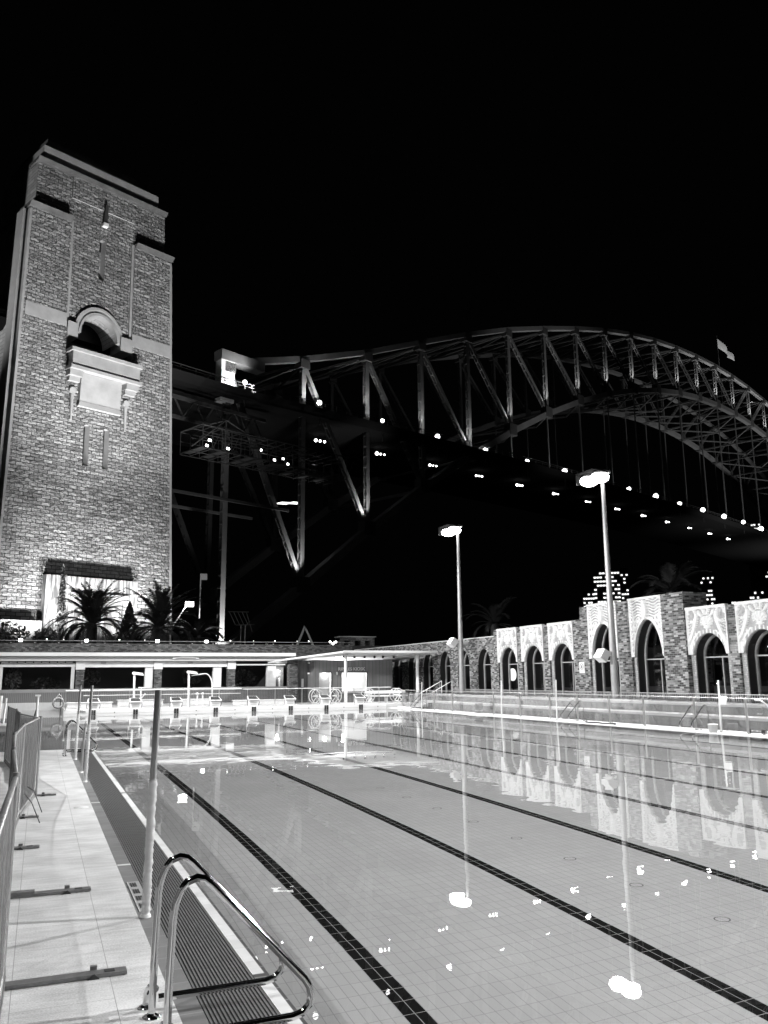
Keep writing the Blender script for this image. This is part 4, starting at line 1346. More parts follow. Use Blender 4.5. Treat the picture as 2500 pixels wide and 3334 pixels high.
d.hexa([TP(-32.6, tf(40)+0.6, 40.1), TP(-25.9, tf(40)+0.6, 40.1), TP(-25.9, tf(40)-1, 40.1), TP(-32.6, tf(40)-1, 40.1), TP(-32.4, tf(40)+0.5, 40.85), TP(-26.1, tf(40)+0.5, 40.85), TP(-26.1, tf(40)-1, 40.85), TP(-32.4, tf(40)-1, 40.85)])
d.build('tablet', M['smooth_stone'], tw, local=True)
for s_ in (-33.4, -25.0):
    d = MB()
    d.tube([TP(s_, tf(42)-0.3, 42.2), TP(s_, tf(42)+0.4, 42.2)], 0.5, 14)
    d.build('roundel', M['smooth_stone'], tw, local=True); d = MB()
    for k in range(5): d.tube([TP(s_, tf(41-k*0.8)+0.1, 41.7-k*0.75), TP(s_, tf(41-k*0.8)+0.1, 40.93-k*0.75)], 0.28-0.03*k, 8)
    d.build('pendant', M['smooth_stone'], tw, local=True)
# slot surrounds
for (a, b_, z0, z1, dt) in ((-31.35, -30.5, 31.6, 37.6, 0), (-28.3, -27.45, 31.6, 37.6, 0), (-29.95, -29.05, 61, 67.5, -0.45)):
    d = MB(); tc_ = tf((z0+z1)/2, dt)
    d.hexa([TP(a+0.28, tc_-0.9, z0), TP(b_-0.28, tc_-0.9, z0), TP(b_-0.28, tc_-0.98, z0), TP(a+0.28, tc_-0.98, z0), TP(a+0.28, tc_-0.9, z1), TP(b_-0.28, tc_-0.9, z1), TP(b_-0.28, tc_-0.98, z1), TP(a+0.28, tc_-0.98, z1)])
    d.build('window_slit', M['black'], tw, local=True)
    d = MB()
    for e0, e1, i0, i1 in ((a-0.02, a+0.28, a-0.02, a+0.3), (b_-0.28, b_+0.02, b_-0.3, b_+0.02)):
        for zz in (0,):
            lf = e0 < (a+b_)/2-0.2
            q = [TP(e0 if lf else e1, tc_+0.05, z0), TP(e1 if lf else e0, tc_-0.85, z0)]
            q += [(p[0], p[1], z1) for p in (q[1], q[0])]
            d.add(q, [(0, 1, 2, 3)])
    d.build('window_reveal', M['smooth_stone'], tw, local=True)
# lamp bracket high on the bay
d = MB().hexa([TP(-29.7, tf(72)+0.1, 70.3), TP(-29.1, tf(72)+0.1, 70.3), TP(-29.1, tf(72)-0.6, 70.3), TP(-29.7, tf(72)-0.6, 70.3), TP(-29.6, tf(72)+0.3, 73.3), TP(-29.2, tf(72)+0.3, 73.3), TP(-29.2, tf(72)-0.6, 73.3), TP(-29.6, tf(72)-0.6, 73.3)])
d.build('lamp_bracket', M['dark'], tw, local=True)
MB().box(-29.8, -29.0, -(tf(70)+0.25), -(tf(70)-0.4), 69.7, 70.25).build('lamp_head', M['white'], tw, local=True)
# doorway surround, protruding block with streaks
d = MB()
tb_ = tf(15)+1.15
d.hexa([TP(-36.1, tb_, -4), TP(-22.6, tb_, -4), TP(-22.6, tb_-3, -4), TP(-36.1, tb_-3, -4), TP(-36.1, tb_, 13.4), TP(-22.6, tb_, 13.4), TP(-22.6, tb_-3, 13.4), TP(-36.1, tb_-3, 13.4)])
d.box(-36.1, -22.6, -tb_, -(tb_-3), 13.4, 15.6)
d.build('porch', M['streaked'], tw, local=True)
d = MB().box(-32.7, -24.2, -(tb_+0.25), -(tb_-0.5), 12.5, 13.45); d.box(-24.9, -24.2, -(tb_+0.25), -(tb_-0.5), 4, 12.48); d.build('door_frame', M['smooth_stone'], tw, local=True)
d = MB().box(-32.6, -24.92, -(tb_+0.1), -(tb_-0.3), 11.3, 12.45); d.build('lintel', M['midgrey'], tw, local=True)
# left side: recessed tall panel on side face
# ledge block bottom left of the facade
d = MB().box(-48, -36.6, -(tf(8)+1.6), -(tf(8)-1), 4, 9.4); d.build('base_block', M['smooth_stone'], tw, local=True)

# ================================================================== BRIDGE
br = thing('arch_bridge', 'huge steel arch truss bridge lit from below, spanning behind the pool', 'bridge', BA, BROT)
ztop = [58.2, 63.9, 70.5, 78.2, 85.7, 92.6, 98.6, 104.2, 109.3, 113.5, 116.9, 119.4, 121.2, 122.4, 122.8]
zbot = [6.0, 18.6, 31.6, 43.6, 54.4, 64.4, 73.3, 81.2, 88.0, 93.7, 98.3, 101.8, 104.4, 105.9, 106.4]
ztop = ztop+ztop[-2::-1]; zbot = zbot+zbot[-2::-1]
NP = 28; PW = 18.0
def BP(k, t_, z): return (k*PW, -t_, z)
M['steel_lit'] = basic('bridge_steel_lit_tone', 0.11, 0.5, noise=0.15, nscale=0.5)  # paler copy of the bridge steel, its lit look put into the colour
def latticed(mb, a, b_, w_, dp, rungs=True):
    # two side plates joined by cross rungs
    a = Vector(a); b_ = Vector(b_); dr = (b_-a).normalized(); L = (b_-a).length
    sd = Vector((0, 1, 0))*(dp/2)
    mb.beam(a+sd, b_+sd, 0.12, w_, (dr.cross(Vector((0, 1, 0)))))
    mb.beam(a-sd, b_-sd, 0.12, w_, (dr.cross(Vector((0, 1, 0)))))
    if rungs:
        n_ = max(3, int(L/2.2)); px = dr.cross(Vector((0, 1, 0))).normalized()*(w_*0.5)
        for i in range(1, n_):
            p = a+dr*L*i/n_
            mb.beam(p-sd-px, p+sd-px, 0.1, 0.28, dr); mb.beam(p-sd+px, p+sd+px, 0.1, 0.28, dr)
for (tt, far) in ((0.0, False), (-30.0, True)):
    d = MB()
    for k in range(NP):
        d.beam(BP(k, tt, ztop[k]), BP(k+1, tt, ztop[k+1]), 1.5, 1.15, (0, 0, 1))
    d.build('top_chord', M['steel_lit'], br, local=True)
    d = MB()
    for k in range(NP):
        d.beam(BP(k, tt, zbot[k]), BP(k+1, tt, zbot[k+1]), 1.7, 1.6, (0, 0, 1))
    d.build('bottom_chord', M['steel_lit'], br, local=True)
    for k in range(NP+1):
        d = MB(); latticed(d, BP(k, tt, zbot[k]), BP(k, tt, ztop[k]-0.8), 1.0, 0.8)
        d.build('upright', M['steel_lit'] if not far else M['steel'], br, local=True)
    for k in range(NP):
        d = MB()
        a = (k, k+1) if k < 14 else (k+1, k)
        latticed(d, BP(a[0], tt, ztop[a[0]]-1), BP(a[1], tt, zbot[a[1]]+0.6), 0.9, 0.8)
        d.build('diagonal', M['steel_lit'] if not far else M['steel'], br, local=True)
    for k in range(NP+1):
        MB().box(k*PW-1.6, k*PW+1.6, -tt-0.95, -tt+0.95, zbot[k]-1.1, zbot[k]+1.9).build('lower_gusset', M['steel'], br, local=True)
        MB().box(k*PW-1.2, k*PW+1.2, -tt-0.9, -tt+0.9, ztop[k]-2.0, ztop[k]-0.1).build('upper_gusset', M['steel'], br, local=True)
dz_ = lambda s: 54.0+5.2*math.sin(min(1, max(0, s/504.0))*PI*0.5*2 if s < 252 else PI/2)
deck = lambda s: 53.5+5.8*(1-((s-252)/252.0)**2) if 0 <= s <= 504 else 53.5
for k in range(5, 24):
    for tt in (0, -30.0):
        d = MB().beam(BP(k, tt, zbot[k]-0.8), BP(k, tt, deck(k*PW)), 0.34, 0.34, (1, 0, 0))
        d.build('hanger', M['steel_lit'], br, local=True)
# lateral bracing between lower chords and upper chords
d = MB()
for k in range(3, 26):
    d.beam(BP(k, 0, zbot[k]-0.6), BP(k, -30, zbot[k]-0.6), 0.5, 0.6)
    d.beam(BP(k, 0, zbot[k]-0.6), BP(k+1, -15, (zbot[k]+zbot[k+1])/2-0.6), 0.35, 0.4) if k < 25 else None
    d.beam(BP(k, -30, zbot[k]-0.6), BP(k+1, -15, (zbot[k]+zbot[k+1])/2-0.6), 0.35, 0.4) if k < 25 else None
d.build('lower_bracing', M['steel_lit'], br, local=True)
d = MB()
for k in range(0, 29):
    d.beam(BP(k, 0, ztop[k]-1), BP(k, -30, ztop[k]-1), 0.5, 0.6)
    if k < 28:
        d.beam(BP(k, 0, ztop[k]-1), BP(k+1, -30, ztop[k+1]-1), 0.35, 0.4)
        d.beam(BP(k, -30, ztop[k]-1), BP(k+1, 0, ztop[k+1]-1), 0.35, 0.4)
d.build('upper_bracing', M['steel'], br, local=True)
# deck
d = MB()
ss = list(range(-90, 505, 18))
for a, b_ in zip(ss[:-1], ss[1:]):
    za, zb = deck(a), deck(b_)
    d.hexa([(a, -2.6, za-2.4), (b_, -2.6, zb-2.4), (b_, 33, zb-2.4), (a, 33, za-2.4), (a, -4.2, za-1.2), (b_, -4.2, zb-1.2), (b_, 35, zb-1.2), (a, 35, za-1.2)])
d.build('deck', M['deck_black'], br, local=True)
for y in (-3.4, 34):
    d = MB()
    for a, b_ in zip(ss[:-1], ss[1:]):
        za, zb = deck(a), deck(b_)
        d.beam((a, y, za+0.2), (b_, y, zb+0.2), 0.08, 0.12); d.beam((a, y, za-0.3), (b_, y, zb-0.3), 0.05, 0.08)
        for q in range(6):
            s_ = a+3*q; d.beam((s_, y, deck(s_)-1.2), (s_, y, deck(s_)+0.2), 0.08, 0.08)
    d.build('parapet_rail', M['steel'], br, local=True)
# end post head: bright lit plates
d = MB()
d.box(-2.0, 0.9, -0.9, 0.9, 50.5, 60.2)
d.build('end_post', M['white'], br, local=True)
d = MB().box(-2.2, 7.6, -1.2, 1.2, 58.2, 60.0); d.build('end_cap', M['steel_lit'], br, local=True)
# approach truss behind the pylon
d = MB()
for y in (-1, 30):
    for z in (45.5, 49.0):
        d.beam((-60, y, z), (8, y, z-0.3), 0.5, 0.6)
    for i in range(16):
        s_ = -60+4.2*i; d.beam((s_, y, 45.5), (s_+2.1, y, 49), 0.2, 0.25); d.beam((s_+2.1, y, 49), (s_+4.2, y, 45.5), 0.2, 0.25)
d.beam((-20, -1, 32.5), (14, -1, 32.6), 0.4, 0.5); d.beam((-20, 10, 32.5), (14, 10, 32.6), 0.4, 0.5)
d.build('approach_truss', M['steel'], br, local=True)

# deck street lamps
ls = [2.4, 20.7, 38.9, 57.3, 75.7, 94.0, 112.5, 131.3, 150.2, 168.8, 187.0, 206.3, 225.7, 245.1, 264.1]
zl = [54.6, 55.1, 55.5, 55.8, 56.2, 56.8, 57.4, 57.9, 58.3, 58.9, 59.1, 59.6, 59.8, 60.2, 59.8]
nm = ['first', 'second', 'third', 'fourth', 'fifth', 'sixth', 'seventh', 'eighth', 'ninth', 'tenth', 'eleventh', 'twelfth', 'thirteenth', 'fourteenth', 'fifteenth']
for k, (s_, z) in enumerate(zip(ls, zl)):
    base = bw(s_, 2.0, z-4.5)
    t = thing('bridge_lamp', 'round glowing lamp on the bridge deck, %s from the left pylon' % nm[k], 'street lamp', base, BROT, 'street lamps along the bridge deck')
    rad = (0.42+0.0019*s_)*(1+0.15*math.sin(k*2.3))
    MB().ball((0, 0, 4.5), rad, 8).build('globe', M['lamp'], t, local=True)
    MB().tube([(0, 0, 0), (0, 0, 4.0)], 0.12, 6).build('pole', M['steel'], t, local=True)
    if k < 12:
        lamp_light('bridge_lamp_glow', 'SPOT', bw(s_-0.4, 3.2, z+0.2), bw(s_-3, 0, z+7), 5200 if k in (1,) else 1600, 0.3, 120, 0.6)
# roadway lamps farther inside
for k in range(13):
    s_ = 29+18.6*k
    z = deck(s_)-0.6
    o = thing('marker_light_row', 'short row of small glowing lights under the bridge deck, %s from the left' % nm[k], 'lights', bw(s_, -7, z-3.4), BROT, 'light rows under the bridge deck')
    for q in range(3): MB().ball((q*1.25-1, 0, 0.1*q), (0.22 if q else 0.33)*(1+0.2*math.sin(k*1.7+q)), 6).build('bulb', M['lamp_soft'], o, local=True)
# node uplights at the near truss
for k in list(range(2, 18)):
    e = 900+90*k
    s_ = k*PW-1.6
    z0_ = max(zbot[k]+2.0, 56.5)
    lamp_light('truss_uplight', 'SPOT', bw(s_, 1.7, z0_), bw(s_-0.6, 0.2, z0_+11), e*5.0, 0.25, 80, 0.7)
lamp_light('truss_uplight', 'SPOT', bw(-0.6, 4.5, 5.5), bw(-0.6, 0, 12), 26000, 0.3, 70, 0.8)
for k, e in ((1, 11000), (2, 11000)):
    lamp_light('truss_uplight', 'SPOT', bw(k*PW-1.6, 2.4, zbot[k]+1.2), bw(k*PW-1.8, 0, zbot[k]+9), e*0.8, 0.3, 62, 0.8)
lamp_light('end_post_light', 'SPOT', bw(3.2, 4.5, 52.5), bw(-0.8, 0.5, 57), 9000, 0.3, 90, 0.6)
# broad bridge floodlights from the shore
lamp_light('bridge_flood', 'SPOT', bw(210, 60, 2), bw(235, -10, 112), 300000, 2, 60, 1.0)
lamp_light('bridge_flood', 'SPOT', bw(105, 60, 2), bw(105, -5, 100), 170000, 1, 34, 1.0)
lamp_light('bridge_flood', 'SPOT', bw(320, 50, 2), bw(300, -10, 110), 480000, 2, 70, 1.0)

# flag
fl = thing('flagpole', 'tall flagpole with a pale waving flag on top of the bridge arch', 'flagpole', bw(281.5, -15, 120), BROT)
MB().tube([(0, 0, 0), (0, 0, 34)], 0.22, 8).build('pole', M['steel'], fl, local=True)
d = MB(); vs = []; nx = 16
for i in range(nx+1):
    for j in range(5):
        x = i*1.15; vs.append((x, 0.9*math.sin(x*0.55), 33.5-j*(1.15-0.02*i)-x*0.2+0.7*math.sin(x*0.5)))
d.add(vs, [(i*5+j, (i+1)*5+j, (i+1)*5+j+1, i*5+j+1) for i in range(nx) for j in range(4)], 0, True)
d.build('flag', M['offwhite'], fl, local=True)
lamp_light('flag_spotlight', 'SPOT', bw(284, -2, 118), bw(289, -15, 152), 26000, 0.5, 50, 0.5)

# scaffold gantry hung under the deck
sg = thing('scaffold_gantry', 'dim hanging scaffold platform of steel tubes with work lights, right of the pylon', 'scaffold', bw(-11, 9, 38), BROT)
d = MB(); d2 = MB(); rn = random.Random(3)
def lz(s): return 42.2+0.03*s
for y in (0, 3.2, 6.4):
    d.tube([(0, y, 4.2), (33, y, 4.8)], 0.12, 5); d.tube([(0, y, 0.4), (28, y, 0.6)], 0.1, 5); d.tube([(0, y, 2.6), (31, y, 3.0)], 0.07, 5)
for i in range(18):
    s_ = i*1.9
    for y in (0, 6.4): d.tube([(s_, y, 0.3), (s_, y, 4.4)], 0.07, 5)
    d.tube([(s_, 0, 4.3), (s_, 6.4, 4.3)], 0.08, 5); d.tube([(s_, 0, 0.5), (s_, 6.4, 0.5)], 0.08, 5)
    if i % 2: d.tube([(s_, 0, 0.4), (s_+1.9, 0, 4.3)], 0.05, 5)
    if rn.random() < 0.5: d2.box(s_, s_+1.6, 0.3, 6, 0.62, 0.7)
for (a, b_) in (((-2, 0, 0.2), (4.5, 0, 5.9)), ((4.5, 0, 5.9), (9, 0, 4.4)), ((4.5, 0, 5.9), (4.5, 0, 0.4)), ((4.5, 0, 5.9), (0, 6.4, 4.3))): d.tube([a, b_], 0.12, 5)
d.build('tube_frame', M['steel'], sg, local=True); d2.build('plank', M['steel'], sg, local=True)
wl = MB()
for (s_, z) in ((1.3, 1.0), (1.8, 2.0), (5.5, 1.3), (12.6, 2.4), (15.5, 1.2), (17.5, 1.8), (18.6, 1.0)):
    wl.box(s_, s_+rn.uniform(0.25, 0.7), 1.0, 1.1, z, z+0.35)
wl.build('work_light', M['lamp_soft'], sg, local=True)
for s_ in (-8, 4, 16):
    lamp_light('work_light_glow', 'POINT', bw(s_, 6, 41.0), None, 22, 0.3)
t = thing('hanging_light_panel', 'pair of flat bright panels hanging under the bridge deck', 'light', bw(28, -15, 38), BROT)
for k, x in enumerate((-1.6, 1.5)):
    MB().hexa([(x-1.4, -0.9, 0.5*k), (x+1.2, -0.9, 0.5*k+0.25), (x+1.2, 0.9, 0.5*k+0.25), (x-1.4, 0.9, 0.5*k), (x-1.4, -0.9, 0.5*k+0.2), (x+1.2, -0.9, 0.5*k+0.45), (x+1.2, 0.9, 0.5*k+0.45), (x-1.4, 0.9, 0.5*k+0.2)]).build('panel', M['lamp_dim'], t, local=True)

# ================================================================== PALMS, TREES
def palm(x, y, zb, h, n, L, lab, seed, up=1.0, sc=1.0):
    rn = random.Random(seed)
    t = thing('palm_tree', lab, 'palm tree', (x, y, zb), 0, 'palm trees around the pool')
    d = MB().tube([(x, y, zb), (x+0.05, y, zb+h*0.6), (x, y, zb+h), (x, y, zb+h+0.5*sc)], [0.42*sc, 0.36*sc, 0.42*sc, 0.2*sc], 12)
    d.build('trunk', M['trunk'], t)
    for k in range(n):
        az = 2*PI*k/n+rn.uniform(-0.25, 0.25)
        el = rn.choice([1.45, 1.3, 1.15, 0.9, 0.6, 0.3, 0.05])*up
        ln = L*rn.uniform(0.8, 1.15)
        pts = []; p = Vector((x, y, zb+h+0.2)); e = el; seg = 12
        for q in range(seg+1):
            pts.append(p.copy())
            dv = Vector((math.cos(az)*math.cos(e), math.sin(az)*math.cos(e), math.sin(e)))
            p = p+dv*ln/seg; e -= (0.05+0.16*(1.1-el/1.5))*(0.6+q*0.09)
        m = MB(); m.tube(pts, [0.035*(1-0.8*q/seg)*sc+0.006 for q in range(seg+1)], 4)
        for q in range(2, seg+1):
            for h2 in range(3):
                c = pts[q-1].lerp(pts[q], h2/3.0)
                dv = (pts[q]-pts[q-1]).normalized(); sd = dv.cross(Vector((0, 0, 1)))
                if sd.length < 0.1: sd = Vector((-math.sin(az), math.cos(az), 0))
                sd.normalize(); ll = 0.62*sc*math.sin(PI*min(1, (q+1.0)/(seg+2)))+0.1
                for s_ in (-1, 1):
                    tip = c+sd*s_*ll*0.7+dv*ll*0.75+Vector((0, 0, -0.22*ll+rn.uniform(-0.03, 0.12)))
                    m.add([c-dv*0.05, c+dv*0.07, tip], [(0, 1, 2)])
        m.build('frond', M['frond'], t)
    return t
palm(3.63, 72, 4.4, 1.5, 70, 4.3, 'big spiky palm silhouetted against the pylon doorway, left of its twin', 11, 1.0)
palm(8.9, 72, 4.4, 1.3, 70, 4.2, 'spiky palm at the right foot of the pylon, beside the street lamp', 12, 1.0)
palm(12.3, 73, 4.4, 0.6, 40, 2.8, 'smaller dark palm just right of the two big palms', 14, 0.8)
palm(39.6, 70, 0.74, 5.6, 20, 3.6, 'dim palm behind the low brick roofline, left of the shell panels', 15, 0.9)
palm(39.3, 45.3, 0.74, 6.2, 20, 3.2, 'dim palm behind the bird panels on the right', 16, 0.9)
def cone_tree(x, y, zb, h, rad, lab, n, m, seed):
    rn = random.Random(seed)
    t = thing('cypress', lab, 'tree', (x, y, zb))
    MB().tube([(x, y, zb), (x, y, zb+h*0.8)], [0.15, 0.04], 6).build('trunk', M['trunk'], t)
    mb = MB()
    for _ in range(n):
        z = rn.random()**0.9; rr = rad*(min(1, z*7+0.5))*(1-z**2.2)*rn.uniform(0.5, 1.08)+0.03
        an = rn.uniform(0, 2*PI); p = Vector((x+rr*math.cos(an), y+rr*math.sin(an), zb+z*h))
        a = Vector((rn.gauss(0, .5), rn.gauss(0, .5), 1)).normalized(); b_ = a.cross(Vector((rn.gauss(0, 1), rn.gauss(0, 1), 0.1))).normalized()
        s_ = rn.uniform(0.12, 0.26); mb.add([p-a*s_, p+b_*s_*0.5, p+a*s_*1.2, p-b_*s_*0.5], [(0, 1, 2, 3)])
    mb.build('foliage', m, t)
cone_tree(1.93, 115, 4.4, 12.0, 0.62, 'tall slim pale cypress standing before the pylon doorway', 2600, M['leafpale'], 5)
cone_tree(8.1, 90, 4.4, 5.2, 1.0, 'dark conical bush between the two big palms', 900, M['leaf'], 6)
for i, (x, y, r_, z, lab) in enumerate([(-2.6, 70, 1.7, 5.3, 'dark round shrub at the far left foot of the pylon'), (0.2, 70, 1.0, 4.9, 'small dark shrub left of the big left palm'), (6.3, 75, 1.2, 5.0, 'dark low shrub between the palm trunks')]):
    t = thing('shrub', lab, 'shrub', (x, y, 4.4), 0, 'shrubs under the pylon')
    leafcloud(MB(), (x, y, z), r_, r_*0.7, 0.9, 500, 0.16, rnd).build('foliage', M['leaf'], t)
    MB().tube([(x, y, 4.4), (x, y, z)], 0.06, 5).build('stem', M['trunk'], t)

# street lamp by palms
sl = thing('street_lamp', 'bright street lamp on a slanted arm right of the pylon palms', 'street lamp', (11.2, 80, 4.4))
MB().tube([(10.9, 80, 4.4), (10.9, 80, 6.3), (12.3, 80, 8.6)], [0.09, 0.07, 0.05], 8).build('pole', M['galv'], sl)
MB().box(12.2, 12.95, 79.75, 80.1, 8.5, 8.95).build('lamp_head', M['lamp'], sl)
lamp_light('street_lamp_glow', 'POINT', (12.5, 79.3, 8.5), None, 900, 0.2)
sl = thing('camera_pole', 'thin dark pole with small box, right of the street lamp', 'pole', (13.9, 82, 4.4))
MB().tube([(13.9, 82, 4.4), (13.9, 82, 11.4)], 0.07, 8).build('pole', M['galv'], sl)
MB().box(13.85, 14.5, 81.9, 82.1, 11.3, 11.9).build('box', M['galv'], sl)
# antenna
an = thing('rooftop_antenna', 'faint tall aerial frame of thin bars above the parapet, right of the lit bridge leg', 'antenna', (25.7, 117.2, 4))
d = MB()
for i in range(5): d.tube([(24.0+i*0.6, 117.2, 11.0), (24.9+i*0.6, 117.2, 9.2-(0.9 if i == 4 else 0))], 0.05, 5)
d.tube([(23.8, 117.2, 11.05), (26.7, 117.2, 11.05)], 0.05, 5); d.tube([(25.0, 117.2, 9.2), (27.6, 117.2, 9.3)], 0.05, 5)
d.build('bars', M['galv'], an)
MB().tube([(25.7, 117.2, 4), (25.7, 117.2, 9.2)], 0.08, 6).build('post', M['galv'], an)
MB().tube([(26.3, 117.2, 4), (26.3, 117.2, 9.2)], 0.08, 6).build('post', M['galv'], an)
# opera-like shell roofs: pale arched ridges far behind
for i, (x, y, w_, h_, lab) in enumerate([(28.6, 96, 2.9, 3.4, 'larger pale pointed roof rib rising behind the parapet, left of the kiosk'), (24.3, 97, 1.5, 1.5, 'smaller pale pointed roof rib behind the parapet')]):
    t = thing('pointed_roof', lab, 'roof', (x, y, 4.4))
    pts = [(x-w_*0.45, y, 4.4)]+[(x-w_*0.45*(1-k/6)**1.3, y, 4.4+h_*(k/6)**0.8) for k in range(1, 7)]+[(x+w_*0.55*(k/8), y, 4.4+h_*(1-(k/8)**1.15)) for k in range(1, 9)]
    MB().tube(pts, 0.13 if i == 0 else 0.07, 6).build('ridge', M['offwhite'], t)
    lamp_light('roof_glow', 'POINT', (x, y-3, 4.9), None, 16, 0.2)
# small house right
hs = thing('boat_shed', 'small dim brick shed with three openings on the skyline above the kiosk canopy', 'shed', (34.5, 94, 0))
d = MB()
for x in (32.3, 33.6, 34.9, 36.1): d.box(x, x+0.55, 93.8, 95.5, 5.2, 6.4)
d.box(32.3, 36.65, 93.79, 95.51, 6.1, 6.5); d.box(31.5, 37.0, 93.7, 96, 0, 5.25)
d.build('wall', M['darkbrick'], hs)
MB().box(32.2, 36.8, 93.6, 95.6, 6.52, 6.6).build('roof', M['grey_paint'], hs)
lamp_light('shed_glow', 'POINT', (35, 91, 6.5), None, 130, 0.2)
o = MB(); [o.ball((31.0+q*0.35, 93.5, 5.9-0.2*(q % 2)), 0.13, 6) for q in range(3)]
tag(o.build('lamp_cluster', M['lamp_soft']), 'cluster of three small bright lamps left of the skyline shed', 'lamps')

# ================================================================== CITY TOWERS
def bearing(px, py, D):
    d_ = r2*(px-1250)-u2*(py-1667)+f*2722.2
    d_ = d_/math.hypot(d_.x, d_.y)*D
    return Vector((d_.x, d_.y, H+d_.z))
def city(px0, px1, pytop, D, rows, cols, lab, seed, p=0.5, strong='winlit', rowsh=None):
    rn = random.Random(seed)
    a = bearing(px0, pytop, D); b_ = bearing(px1, pytop, D)
    c = (a+b_)/2; wv = (b_-a).length; ang = math.atan2(b_.y-a.y, b_.x-a.x)
    t = thing('city_tower', lab, 'skyscraper', (c.x, c.y, -4), ang, 'lit office towers across the harbour')
    hh = c.z+4
    MB().box(-wv/2, wv/2, 0, wv*0.7, 0, hh).build('wall', M['dark'], t, local=True)
    cw = wv/cols; rh = 3.4; k = 0
    z = hh-2.5
    while z > 45 and k < rows:
        rowon = rn.random() < 0.93
        m = MB(); any_ = False
        for i in range(cols):
            if rowon and rn.random() < p:
                any_ = True; m.box(-wv/2+i*cw+cw*0.12, -wv/2+(i+1)*cw-cw*0.05, -0.35, -0.05, z-rh*0.5, z)
        if any_: m.build('window_row', M[strong], t, local=True)
        z -= rh*1.25; k += 1
    return t
city(1930, 2015, 1856, 900, 26, 9, 'tallest lit office tower, rising behind the nearer mast', 21, 0.62)
city(2018, 2042, 1850, 960, 26, 3, 'narrow lit office tower joined right of the tallest one', 22, 0.6)
city(1897, 1935, 1925, 880, 12, 5, 'short lit office block left of the tallest tower', 23, 0.55)
city(2278, 2322, 1872, 900, 16, 6, 'lit office tower behind the palm above the wide brick pier', 24, 0.45)
city(2438, 2492, 1918, 820, 12, 7, 'lit office tower above the rightmost shell panel', 25, 0.5)
city(2380, 2418, 1950, 800, 6, 5, 'low lit building above the brick pier between shell panels', 26, 0.55)
city(2425, 2475, 1700, 1000, 10, 6, 'lit tower block below the bridge lamps at the right edge', 27, 0.55)
city(2478, 2530, 1738, 980, 12, 6, 'lit tower block cut by the right picture edge', 28, 0.5)
city(2470, 2560, 2060, 760, 24, 9, 'lit tower seen through the rightmost arched window', 29, 0.6)

# ================================================================== RIGHT DECK OBJECTS
# glass fence along the water, X=19.9
gf = thing('glass_fence', 'glass pool fence with paired steel posts and thin top rail along the right deck', 'fence', (20.25, 32, 0))
posts = [46.5, 42.07, 39.9, 35.55, 33.16, 30.76, 28.79, 26.72, 24.75, 22.23, 20.02, 17.6]
for y in posts:
    d = MB().box(19.88, 19.91, y-0.035, y-0.015, 0, 1.03); d.box(19.88, 19.91, y+0.015, y+0.035, 0, 1.03)
    d.build('post', M['brushed'], gf)
d = MB()
for a, b_ in zip(posts[1:], posts[:-1]): d.box(19.893, 19.901, a+0.06, b_-0.06, 0.04, 0.98)
d.build('glass_panel', M['glass'], gf)
MB().tube([(19.895, 17.6, 1.05), (19.895, 46.5, 1.05)], 0.018, 6).build('top_rail', M['galv'], gf)
# tall thin poles
for i, (x, y, z, lab) in enumerate([(19.9, 34.8, 1.6, 'thin white upright pole on the right deck below the shell panels'), (19.9, 30.25, 1.62, 'thin white upright pole on the right deck by the farther ladder'),
                              (19.9, 21.1, 1.6, 'thin white upright pole with a small square board on the right deck'), (19.9, 43.7, 1.52, 'thin white upright pole beside the corner steps')]):
    t = thing('lane_pole', lab, 'pole', (x, y, 0), 0, 'thin poles on the right deck')
    MB().tube([(x-0.03, y, 0), (x+0.02, y, z)], 0.026, 8).build('shaft', M['offwhite'], t)
    MB().tube([(x-0.03, y, 0), (x-0.03, y, 0.03)], 0.06, 8).build('base', M['galv'], t)
    if i == 2: MB().box(19.85, 19.87, 20.75, 21.05, 0.85, 1.12).build('board', M['offwhite'], t)
# grab rail ladders
def grab_rail():
    t = thing('grab_rail', 'x', 'ladder rail', (0.67, 4.48, 0))
    R0 = 0.020
    for k, y in enumerate((4.48, 5.03)):
        pts = [(0.67, y, 0.0), (0.672, y, 0.3), (0.68, y, 0.62), (0.69, y, 0.69), (0.712, y, 0.745), (0.745, y, 0.785), (0.79, y, 0.80), (0.83, y, 0.79), (0.865, y, 0.762), (0.95, y, 0.675), (1.10, y, 0.525), (1.25, y, 0.37), (1.35, y, 0.268), (1.38, y, 0.225), (1.39, y, 0.18), (1.38, y, 0.14), (1.345, y, 0.108), (1.29, y, 0.095), (1.0, y, 0.092), (0.70, y, 0.09)]
        MB().tube(pts, R0, 14).build('rail', M['chrome'], t)
        MB().lathe([(0.0205, 0.022), (0.03, 0.015), (0.05, 0.006), (0.052, 0.0)], 0.67, y, 16).build('foot_flange', M['chrome'], t)
        MB().tube([(0.69, y+0.02, 0.13), (0.665, y+0.09, 0.12), (0.655, y+0.135, 0.07), (0.653, y+0.15, 0.0)], 0.018, 10).build('brace', M['chrome'], t)
        MB().lathe([(0.0185, 0.018), (0.028, 0.012), (0.042, 0.005), (0.044, 0.0)], 0.653, y+0.15, 14).build('foot_flange', M['chrome'], t)
    return t
gr0 = grab_rail()
gr0['label'] = 'polished steel pool grab rail in the near foreground, over the gutter grate'
gr0['group'] = 'polished ladder grab rails around the pool'
dup(gr0, (0.67, 22.1, 0), 0, 'polished steel grab rail at the far end of the left deck')
dup(gr0, (20.15, 22.45, 0), PI, 'steel grab rail on the right deck beside the white bucket')
dup(gr0, (20.15, 29.3, 0), PI, 'steel grab rail on the right deck below the bird panels')
